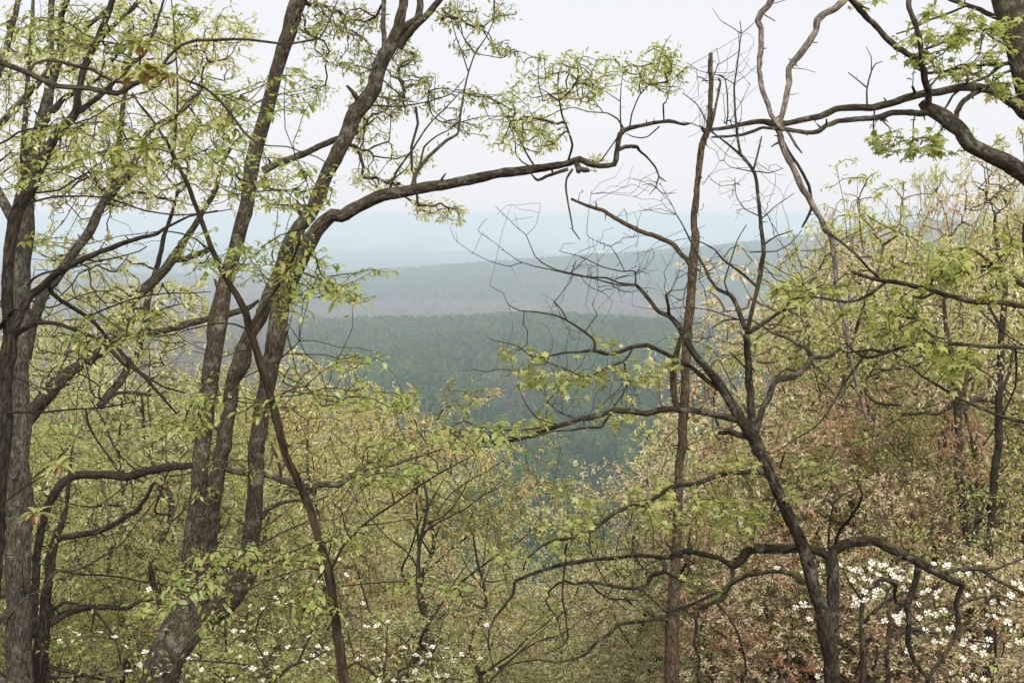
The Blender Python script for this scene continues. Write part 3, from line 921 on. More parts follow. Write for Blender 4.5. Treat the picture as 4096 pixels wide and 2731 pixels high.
# ---------------------------------------------------------------- trees near the camera
# three-stemmed oak with the long limb over the valley
T = Tree('oak_tree', 'brown-barked oak forking into three leaning stems, one bending into a long limb', 13.0, BARK_OAK, seed=3, rt=0.0032)
T.br('G1080,1600,250 1110,1520,255 1185,1320,285 1262,1150,280 1312,1020,215 1325,900,175 1325,750,165 1345,450,145 1370,200,125 D1395,1500,118 1420,1250,122 1450,1050,130 1472,800,125 1500,600,128 1545,400,110 1600,200,100 1650,0,100 A1700,1400,105 1745,1100,100 1800,880,98 1860,650,95 1925,420,95 1988,220,98 2022,80,115 2075,-60,122 2140,-250,115 2200,-500,100', dd=0.6, name='trunk', ground=True)
T.br('G1350,1060,130 1400,930,125 1412,800,110 1450,500,112 1480,200,108 1515,0,112 D1540,1500,108 1572,1250,102 1607,1050,102 1652,930,135 1668,850,118 1700,780,95 1745,690,95 1800,600,92 1870,440,92 1925,290,100 1985,140,100 2040,20,100 A2130,1480,100 2200,1330,100 2260,1180,100 2330,1040,105 B30,960,110 90,800,115 180,680,110 250,500,105 300,400,105 345,310,90 390,190,75 420,60,65 440,-60,60 470,-250,50', dd=-0.7, name='stem')
T.br('G1400,1120,150 1500,1060,175 1600,950,183 1690,820,150 1725,650,125 1745,450,125 1755,250,112 1765,50,112 D1775,1500,125 1800,1250,112 1835,1080,122 1870,900,132 1905,700,140 1945,500,122 2005,330,130 2070,210,118 2130,90,110 2200,-10,98 A2290,1480,96 B0,1490,92 100,1430,90 250,1362,85 400,1322,82 600,1288,76 800,1250,70 1000,1212,65 1200,1180,60 1400,1150,56 1560,1120,50 1640,1098,46 1700,1125,40 1780,1140,36 1875,1130,36 1895,1050,34 1905,960,34 1945,895,32 2100,855,26 2250,835,20 C10,855,13 60,848,9', dd=-1.6, name='stem')
for q in ['B300,370,60 292,260,38 285,150,34 292,0,34 280,-150,28', 'B375,250,60 430,190,58 520,130,55 542,40,52 530,-100,45', 'B400,330,62 440,260,50 530,160,50 610,80,48 690,-20,42 770,-140,35',
          'B110,790,50 75,770,40 58,735,28', 'B195,725,15 400,735,12 600,700,10 750,650,9 850,540,6', 'B250,665,10 380,690,8 520,705,6',
          'A1810,1175,62 1900,1130,56 2000,1095,52 2120,1045,48 2250,985,45 2340,950,42',
          'D1470,615,50 1420,628,48 1330,650,55 1200,690,52 1080,715,50 950,735,45 800,762,35 720,800,24', 'D1560,600,50 1640,575,46 1720,545,36 1780,500,22',
          'G1540,90,38 1600,110,40 1700,125,40 1850,135,42 1950,175,50 2050,205,50 2150,215,46 2250,195,45 2330,205,42 H0,195,40 100,120,32 200,100,28 330,75,24 430,40,20 560,0,15 E700,1520,10', 'G1800,430,44 1850,370,34 1930,330,28 2050,308,24 2150,322,18 2260,280,12',
          'B1560,1110,18 1590,1000,17 1560,900,16 1520,800,14 1500,700,12 1490,600,10 1500,480,7 1540,400,5', 'B1335,1155,15 1270,1050,14 1215,930,12 1150,830,9 1090,740,7 1060,690,5',
          'B1310,1150,12 1250,1120,11 1200,1060,10 1195,950,8 1150,850,6', 'B1490,690,9 1420,640,8 1350,600,7 1290,590,5', 'B1505,760,9 1600,740,8 1700,770,9 1830,780,10 1900,820,12 1945,890,14',
          'B1590,1165,20 1550,1230,17 1545,1300,16 1560,1400,14 1590,1560,12 E1590,10,10 1640,80,9', 'B1560,1165,28 1450,1200,26 1350,1242,22 1320,1215,14 1300,1190,9',
          'B490,1280,32 520,1180,30 600,1080,27 720,970,24 800,920,18 820,780,15 850,600,14 880,480,12 920,370,11 1000,250,9 1050,130,7 1055,0,6 1050,-80,5',
          'B870,490,10 835,380,9 790,260,8 760,150,7 740,60,5', 'B920,365,9 860,290,8 815,210,6 780,140,5', 'B925,372,8 1010,385,7 1100,400,7 1170,370,6 1230,350,4', 'B855,650,8 920,645,7 1000,655,6 1120,648,4',
          'B330,1305,20 380,1180,18 480,1040,15 600,860,12 720,740,10 840,615,7', 'B540,1135,16 570,1010,14 650,940,11 730,900,10 800,850,9 900,820,8 1000,800,7 1180,805,5',
          'B1910,1030,30 1960,1010,30 2030,1012,28 2050,1035,20 2110,1090,15 2160,1150,14 2190,1220,11 2235,1250,7', 'B2185,1215,12 2165,1285,10 2210,1330,8 2300,1330,5', 'B2165,1288,9 2120,1340,5', 'B2165,1285,8 2120,1265,6 2070,1275,4',
          'B1925,890,12 1920,800,11 1920,700,9 1925,600,7 1940,480,5', 'B1985,870,13 2000,780,11 2050,660,10 2130,570,9 2180,470,7 2210,330,6 2270,240,4', 'B2220,835,12 2215,720,12 2235,700,9 2260,590,6', 'B2190,870,12 2110,940,11 2060,950,10 2000,940,8 1960,920,6',
          'B2130,580,7 2230,640,6 2350,610,4', 'B1920,700,8 1830,640,6 1740,590,5 1690,560,4']:
    T.br(q, dd=float(T.rg.normal(0, 0.35)))
T.br('B1620,1130,40 1625,1160,44 1635,1180,40', dd=-0.1, name='burl', wig=0.8)
T.br('B1660,1165,36 1680,1170,40 1695,1175,30', dd=-0.1, name='burl', wig=0.8)
T.leafy('B850,80,220,110,32 B1110,70,110,90,11 B720,140,90,60,10 B1120,340,130,60,15 B850,330,90,60,9 B940,205,60,30,6 B640,590,110,70,18 B900,640,80,40,8 B980,690,50,30,5 B860,880,110,50,11 B720,760,150,120,18', 'olive', 12, 14)
T.leafy('B1350,560,190,190,42 B1560,430,130,80,20 B1250,900,290,140,72 B1160,750,130,120,22 B1620,660,160,110,25 B1700,550,80,50,10 B1880,450,130,80,20 B2150,420,150,140,42 B2260,500,110,170,28 B1770,620,120,90,15 B1420,980,90,70,10 B1750,1100,60,20,8 B2080,560,120,60,15', 'oak', 11, 13)
T.leafy('A2200,130,180,160,50 B100,130,200,140,55 B120,420,150,120,45 B450,560,120,220,45 B430,380,110,80,25 B330,720,170,80,32', 'olive', 13, 14.5)
T.leafy('G1450,190,120,140,5 G1780,110,90,60,4 G1350,690,60,40,2 G1400,650,60,30,2', 'olive', 12.2, 12.8)
T.leafy('B300,950,280,170,60 B500,1050,120,160,20 B150,700,120,200,30 B650,1420,180,90,40 B780,1480,90,60,12 B250,1200,200,120,34 A2200,400,120,350,46', 'pale', 13, 15, clump=0.9)
T.finish(single=220, size=1.1)

# thick grey trunk at the left
T = Tree('grey_tree', 'thick grey-barked tree trunk rising along the left edge behind the dark leaning tree', 12.0, BARK_GREY, seed=5, rt=0.0026)
T.br('G142,1600,188 132,1000,178 128,500,190 130,100,172 D138,1500,150 140,1000,130 128,700,145 122,400,172 135,100,168 A160,1500,150 190,1350,130 225,1150,110 262,950,100 310,750,86 340,620,66 348,450,52 350,200,42 355,-50,36 360,-300,28', dd=0.5, name='trunk', ground=True)
for q in ['A340,640,50 390,480,50 420,300,50 425,100,46 475,-30,40 520,-160,34', 'A320,730,50 370,760,45 430,690,42 500,640,36 600,600,24 700,520,14', 'A175,1400,55 162,1200,50 165,1000,45 175,800,40 190,550,33 210,300,28 225,100,25 230,-80,20',
          'A120,1568,80 40,1420,70 -20,1300,60 -80,1200,50', 'A-40,900,50 100,745,46 230,610,44 380,430,40 500,300,36 620,170,32 740,60,30 840,-80,24', 'A-30,560,46 20,420,48 55,280,48 85,170,43 115,60,42 140,-80,38',
          'A640,330,38 720,240,38 830,130,38 900,70,36 980,-20,32 1060,-120,26']:
    T.br(q, dd=float(T.rg.normal(0, 0.3)))
T.leafy('A300,250,330,260,122 A750,300,350,300,137 A120,500,180,200,65 A200,900,260,260,79 A600,500,300,200,86 A150,1150,200,250,58 A1000,130,260,150,65', 'pale', 11.2, 14)
T.finish(size=1.05)

# dark tree in front of it
T = Tree('dark_tree', 'dark leaning tree at the left edge with long arching bare branches', 7.5, BARK_DARK, seed=7, rt=0.0016)
T.br('G-60,900,125 -30,500,118 0,100,112 D22,1480,112 26,1300,112 32,1100,104 42,950,104 58,850,112 62,760,95 58,650,78 52,500,76 60,250,76 85,50,82 A112,1480,86 160,1380,84 220,1270,78 280,1140,72 330,1030,68 390,930,62 450,860,58 500,800,55 530,740,50 535,650,46 560,530,42 600,420,40 650,310,38 700,200,38 745,100,36 780,-20,36 820,-200,30', dd=0.5, name='trunk', ground=True)
for q in ['D60,850,85 95,700,72 150,560,65 210,470,60 280,410,55 330,365,50 400,305,48 480,262,44 600,205,40 720,155,36 850,105,32 980,65,28 1080,40,25 A1150,1560,22 1200,1540,20 1300,1490,15 1500,1450,10',
          'A515,790,46 600,730,42 700,650,38 790,560,34 900,450,28 1000,370,24 1055,220,20 1110,60,18 1150,-80,14', 'D60,750,40 100,738,40 130,720,40 190,680,38 260,655,36 340,652,32 430,670,30 520,705,30 620,745,30 720,800,30 800,880,32 850,935,30 920,965,30 1000,1030,26 1060,1100,22 1130,1180,20 1220,1280,16',
          'D325,372,40 360,450,34 420,500,32 500,550,30 590,605,28 660,665,28 740,760,28 830,850,28 900,930,26 970,1000,24 1050,1050,20 1130,1095,16 1270,1135,12',
          'D600,612,18 700,570,16 800,530,14 900,495,13 1000,470,12 1150,450,10 1300,450,9 1450,440,7', 'D190,400,20 230,350,18 300,312,16 420,285,14 520,270,13 650,235,12 800,205,11 950,165,10 1010,130,8',
          'D200,490,16 270,530,15 340,550,14 430,520,13 530,475,11 650,440,9 800,430,7', 'D-10,1268,16 300,1268,16 500,1248,15 650,1242,14 800,1222,12 960,1190,8',
          'A-20,1000,18 60,960,17 130,910,16 250,880,15 400,865,14 550,850,12 700,840,11 900,850,7', 'A225,1330,16 400,1310,15 500,1250,14 600,1190,13 750,1180,12 900,1160,8',
          'A190,1400,18 350,1360,16 550,1350,15 720,1360,14 850,1400,14 1000,1450,13 1200,1480,12 1400,1470,10 1600,1440,8', 'D0,690,34 30,640,30 100,560,24 180,580,16 240,578,10',
          'D590,1250,18 610,1350,16 660,1450,14 740,1568,12 G800,90,10 900,160,8', 'G900,150,12 915,250,10 905,340,7', 'G-60,1185,26 0,1150,24 100,1062,22 170,982,22 280,930,21 340,850,20 400,790,20 500,795,18 600,760,17 700,700,16 800,640,15 880,560,14 920,490,13 1000,400,11 1100,270,9 1180,130,6',
          'G400,795,14 550,820,15 700,825,14 850,840,14 970,870,13 1100,885,12 1220,930,12 1280,980,11 1310,1050,8', 'G390,790,14 340,760,12 260,750,10 210,785,7', 'G170,975,10 160,880,9 150,760,8 110,690,7 -10,685,7', 'G130,690,7 150,625,5']:
    T.br(q, dd=float(T.rg.normal(0, 0.45)), bark=BARK_GREY if q.startswith('G-60') else None)
T.bare('D500,500,450,350,70 A500,1100,500,400,60 D300,1000,300,300,40 G500,700,500,400,50 D900,900,400,300,40', 6.6, 8.2)
T.leafy('A900,300,60,100,0 D820,830,0,0,0', None, 7, 8)
T.finish()

# trunks and limbs behind them
T = Tree('arched_tree', 'slender dark tree beside the grey trunk, its limb arching right to a broken tip', 12.6, BARK_DARK, seed=9, rt=0.0028)
T.br('G262,1600,98 280,1350,104 300,1150,80 330,900,66 350,700,65 388,560,56 430,450,38 460,340,28 472,200,22 485,60,16 D500,1500,12', name='trunk', ground=True, dd=0.2)
for q in ['G385,575,52 500,555,46 650,530,42 780,480,39 870,420,38 940,385,34 1000,300,30 1060,190,22', 'G350,1150,60 450,1090,55 560,1055,50 650,1040,46 750,1042,42 880,1055,35 960,1005,28 1060,990,18', 'G370,1060,25 440,1012,25 520,1020,23 610,1038,20',
          'G640,1060,22 720,1150,20 780,1240,20 820,1350,18 830,1440,14', 'G285,1430,38 420,1480,32 520,1495,28 650,1530,22 760,1560,14', 'G275,1520,16 450,1530,13 600,1520,11 750,1490,8']:
    T.br(q, dd=float(T.rg.normal(0, 0.4)))
T.br('G225,1250,62 240,950,60 255,700,58 275,540,56 312,400,56 372,270,60 430,190,62 520,140,62 700,135,62 870,145,65 1000,110,60 1150,85,60 1320,72,44', dd=0.1, name='limb', d=12.3)
T.near(70, 0.9)
T.leafy('G700,700,500,300,60 G600,1300,400,250,40', 'olive', 12, 13.5)
T.finish(size=1.0)

T = Tree('leaning_tree', 'pale-barked leaning tree crossing behind the grey trunk at the left', 15.0, BARK_GREY, seed=12, rt=0.003)
T.br('D120,1420,112 220,1280,110 330,1150,105 430,1030,105 530,955,80 640,890,70 760,790,66 850,640,66 890,520,70 1000,420,70 1120,310,68 1190,220,60 1260,110,48 1330,0,42 A1400,1450,38 1480,1320,32 1520,1150,26 1600,1000,18', name='trunk', ground=True, dd=0.4)
for q in ['D1195,222,46 1280,212,45 1400,165,40 1470,140,30', 'D690,1230,62 760,1130,60 830,1060,56 900,920,52 950,850,48 990,650,48 1020,500,46 1060,330,40 1100,200,36 1130,50,30 A1180,1480,26 1230,1300,20',
          'A760,1420,48 800,1150,45 825,950,42 845,750,36 860,600,34 890,400,28 920,200,22', 'D690,1210,30 800,1140,28 920,1130,24 1040,1150,16']:
    T.br(q, dd=float(T.rg.normal(0, 0.4)))
T.br('D170,900,95 205,700,90 240,600,86 290,480,78 350,390,70 450,260,66 530,140,66 620,20,66 A690,1430,62 760,1330,58 880,1210,50 940,1080,45 1000,940,40 1080,860,35 1200,800,30 1320,700,25 1400,600,18', d=13.6, dd=1.0, name='limb')
T.leafy('A900,700,450,350,166 A1300,600,400,400,144 A600,1200,400,300,108 A1100,1250,400,250,108 D600,300,400,250,86 D700,700,450,300,144 D300,900,300,300,94 D1100,600,350,250,108 A1500,250,300,200,65 A1700,1200,300,300,50 A500,1050,350,280,86 A900,1250,300,200,58 A1350,1000,200,300,50 D450,150,350,200,43', 'pale', 14, 17)
T.leafy('A1450,1050,250,300,40 A1500,300,250,250,30', 'oak', 14, 17, clump=0.7)
T.finish(size=1.45)

# hickory coming in from the upper left, buds just opening
T = Tree('hickory_tree', 'hickory reaching in from the upper left with smooth grey branches and orange-scaled opening buds', 3.6, BARK_SMOOTH, seed=15)
T.br('G-900,1400,150 -800,600,140 D-760,1200,130 -740,400,120 A-720,1200,100 -640,700,80 -420,460,60', d=3.9, name='trunk', ground=True, dd=-0.3)
T.br('A-420,460,60 -200,420,48 -30,425,40 50,450,40 130,480,42 210,510,42 290,550,42 400,595,40 500,605,40 620,610,40 720,630,42 800,645,45 860,620,42 910,585,38 980,560,30 1040,535,28 1100,500,26 1120,450,22 1160,390,24 1250,310,24 1350,280,24 1500,275,24 1680,270,22 1800,285,20 1920,300,20 2020,300,18 2100,285,18 2200,265,16 2250,180,14 2290,90,12 2330,-10,10', dd=-0.2, name='branch', bark=BARK_GREY)
for q in ['A2200,265,12 2100,230,9 2060,190,8 2015,155,11', 'A200,495,24 240,440,22 320,415,22 430,430,24 540,460,24 630,480,22 700,520,22 780,560,22 850,570,22 930,568,22', 'A1115,500,22 1200,520,20 1300,560,20 1420,610,18 1520,700,20 1600,800,20 1680,910,18 1760,980,14 1850,1005,12 1980,1010,10 2080,1050,10 2180,1080,9 2260,1130,8',
          'A1125,455,22 1180,430,18 1215,400,16', 'A970,560,16 960,500,15 980,455,14', 'A930,450,12 870,435,10 800,418,10', 'A1180,505,12 1185,530,12', 'A880,570,14 870,545,14', 'A960,470,14 965,400,12 960,330,12']:
    T.br(q, dd=float(T.rg.normal(0, 0.05)))
T.br('G-880,500,60 -300,520,30 -10,350,18 100,270,16 200,200,14 300,140,13 375,92,12', d=3.5, dd=-0.3)
T.br('G-700,480,30 -300,400,14 -10,375,8 80,380,8 150,395,8 235,415,10', d=3.5, dd=-0.3)
root = T.finish()
def bud_cluster(tile, zx, zy, d, size, nl, seed, open_=1.0):
    rg = np.random.default_rng(seed)
    c = P(TILE[tile][0] + zx * ZS, TILE[tile][1] + zy * ZS, d)
    mb = MB()
    k = 5
    V, Tt = leaf_ovate(0.5, 0.9, 0.3, 4)
    for i in range(k):
        a = i / k * 6.283 + rg.uniform(-0.3, 0.3)
        t = norm(np.array([math.cos(a) * 0.9, math.sin(a) * 0.9, rg.uniform(-0.9, -0.2)])); x = norm(np.cross(t, np.array([0, 0, 1.0]))); z = np.cross(x, t)
        R = np.stack([x, t, z], -1)
        mb.add((R @ V.T).T * size * rg.uniform(0.35, 0.5) + c, f3=Tt, tint=rg.random())
    b = np.array(root.location)
    bud = link('bud_scales', mb.mesh('bud_scales', BUDSCALE, b, tint=True), root)
    V, Tt = leaf_ovate(0.55, 0.75, 0.15, 5)
    for i in range(nl):
        a = rg.uniform(0, 6.283)
        t = norm(np.array([math.cos(a) * open_, math.sin(a) * open_, rg.uniform(0.1, 1.1)])); x = norm(np.cross(t, np.array([0, 0, 1.0]))); z = np.cross(x, t)
        R = np.stack([x, t, z], -1)
        mb = MB(); mb.add((R @ V.T).T * size * rg.uniform(0.8, 1.25) + c + t * size * 0.15, f3=Tt, tint=rg.random())
        link('leaf', mb.mesh('leaf', BUDLEAF, b, tint=True), root)
for k, q in enumerate([('A', 960, 320, 3.25, 0.05, 12), ('A', 1005, 500, 3.2, 0.055, 12), ('A', 865, 535, 3.25, 0.042, 9), ('A', 1180, 540, 3.2, 0.04, 8), ('G', 400, 80, 3.2, 0.04, 5), ('G', 245, 415, 3.2, 0.042, 7)]):
    bud_cluster(q[0], q[1], q[2], q[3], q[4] * 1.15, q[5] + 4, seed=40 + k)

# slim sapling with bright oval leaves
T = Tree('leafy_sapling', 'slim smooth sapling with bright green oval leaves leaning across the oak', 5.6, BARK_SMOOTH, seed=21, rt=0.0010, bf=0.45)
T.br('G2380,1600,79 2345,1400,74 2310,1150,69 2290,950,65 2260,800,65 2220,650,65 2170,480,61 2120,340,60 2070,220,57 2010,90,57 1960,-20,57 D1950,1500,58 1900,1300,58 1860,1150,58 1820,1020,58 1780,900,57 1750,790,55 1715,680,53 1695,580,52 1640,480,46 1570,370,43 1510,260,40 1450,130,36 1410,20,34 A1390,1530,32 1340,1400,31 1290,1270,29 1240,1170,28 1195,1080,26 1160,1000,22 1100,900,19 1030,800,17 960,720,15 910,640,12', name='trunk', ground=True, dd=-0.3)
for q in ['A1192,1060,19 1200,960,17 1215,850,15 1222,700,15 1220,500,12 1210,350,10 1200,200,9 1180,0,8 1175,-80,7', 'D1720,705,34 1770,620,31 1850,500,26 1930,370,24 1990,270,21 2030,180,19 2080,50,15 A2130,1480,12 2200,1300,9', 'D1692,695,15 1620,665,13 1530,655,12 1430,670,11 1300,700,10 1200,730,9 1100,750,6',
          'D1465,172,17 1350,80,14 1250,40,12 1150,25,10 1050,30,7', 'D1832,1005,14 1900,930,10 1990,850,9 2080,760,6', 'G2240,765,14 2150,735,12 2000,725,11 1850,745,10 1700,820,9 1550,920,8 1420,980,5', 'G2225,790,10 2100,780,9 1950,820,9 1800,880,8 1650,950,7 1500,1040,4',
          'G2268,800,24 2310,730,22 2350,640,21 H60,570,19 150,480,18 260,400,17 400,310,15 550,200,14 700,110,12 850,30,9 E950,1540,7', 'A1198,1100,11 1300,1080,10 1400,1040,9 1480,990,6', 'A1172,1052,12 1080,1025,10 960,1025,9 850,1040,8 700,1035,5',
          'A1030,805,8 900,780,7 760,800,5', 'A1215,720,8 1330,660,7 1450,600,5', 'H60,575,10 20,480,9 0,380,9 -60,330,8', 'H150,480,10 300,470,9 460,440,7 620,450,5', 'H2,900,12 200,880,10 400,870,9 560,890,7', 'D1760,820,10 1650,850,9 1500,900,7', 'D1870,1200,12 1990,1120,9 2130,1080,8', 'A1060,200,7 1200,330,7']:
    T.br(q, dd=float(T.rg.normal(0, 0.4)))
T.leafy('A560,950,480,190,91 A1000,1060,280,90,35 A1450,850,360,250,88 A1950,650,300,200,60 A2050,1280,300,220,77 A1650,1200,300,200,46 A500,230,380,180,60 A1230,280,80,90,14 A1280,90,110,70,16 A150,150,150,80,16 A850,1200,260,150,32 A250,1200,200,120,18', 'ovate', 4.7, 6.4)
T.leafy('D720,720,280,120,60 D1450,180,260,180,46 D2020,250,280,240,84 D2250,420,150,80,21 D1650,250,250,150,38 D1400,1180,160,60,21 D1250,1340,220,90,46 D1800,1250,110,70,14 D450,1380,200,60,7 D2000,560,150,100,18 D1050,600,110,60,12 D2230,1150,100,90,14 D300,60,180,60,14', 'ovate', 4.7, 6.4)
T.leafy('E60,440,180,110,35 E210,300,120,40,10 E120,900,200,80,24 E420,1200,150,90,38 E150,1180,160,120,28 E900,1430,350,110,52 E300,1500,330,60,35 H250,120,320,130,60 H560,100,160,50,16 G1250,930,330,80,46 G1350,780,200,80,28 G1700,690,230,100,46 G2100,640,200,120,24 G2130,1030,190,150,38 G1480,1170,110,70,10 G1000,1060,120,50,16 H450,890,190,60,14 H780,910,90,60,9 H100,600,140,100,14', 'ovate', 4.8, 6.2)
T.finish(single=300, size=0.98, bend=0.05)

# forked tree at the right
T = Tree('forked_tree', 'forked tree with a leaning lichen-spotted stem, a mossy stem and long crooked half-bare branches', 9.0, BARK_MOSS, seed=25, rt=0.0012, bf=0.6)
T.br('I1035,1620,118 1030,1500,118 1015,1350,122 995,1240,122 955,1060,108 905,900,98 858,730,92 812,580,90 762,480,86 710,370,86 660,250,80 620,150,76 572,60,72 545,0,68 F535,1540,98 510,1470,104 455,1375,92 400,1320,80 340,1210,72 280,1110,70 220,1030,66 150,950,56 90,880,50 40,790,45 0,720,43 E2335,700,42 2300,650,40 2255,605,36 2180,575,31 2130,510,28 2075,440,26 2025,392,22', dd=-0.5, name='trunk', ground=True)
T.br('I1025,1280,100 1035,1080,92 1036,900,90 1030,780,86 1030,690,78 1050,655,72 1090,630,74 1180,595,72 1280,585,70 1330,592,70 1420,640,70 1520,682,70 1620,735,66 1700,780,60 1780,820,60 1860,865,52 1930,885,46', dd=0.5, name='stem')
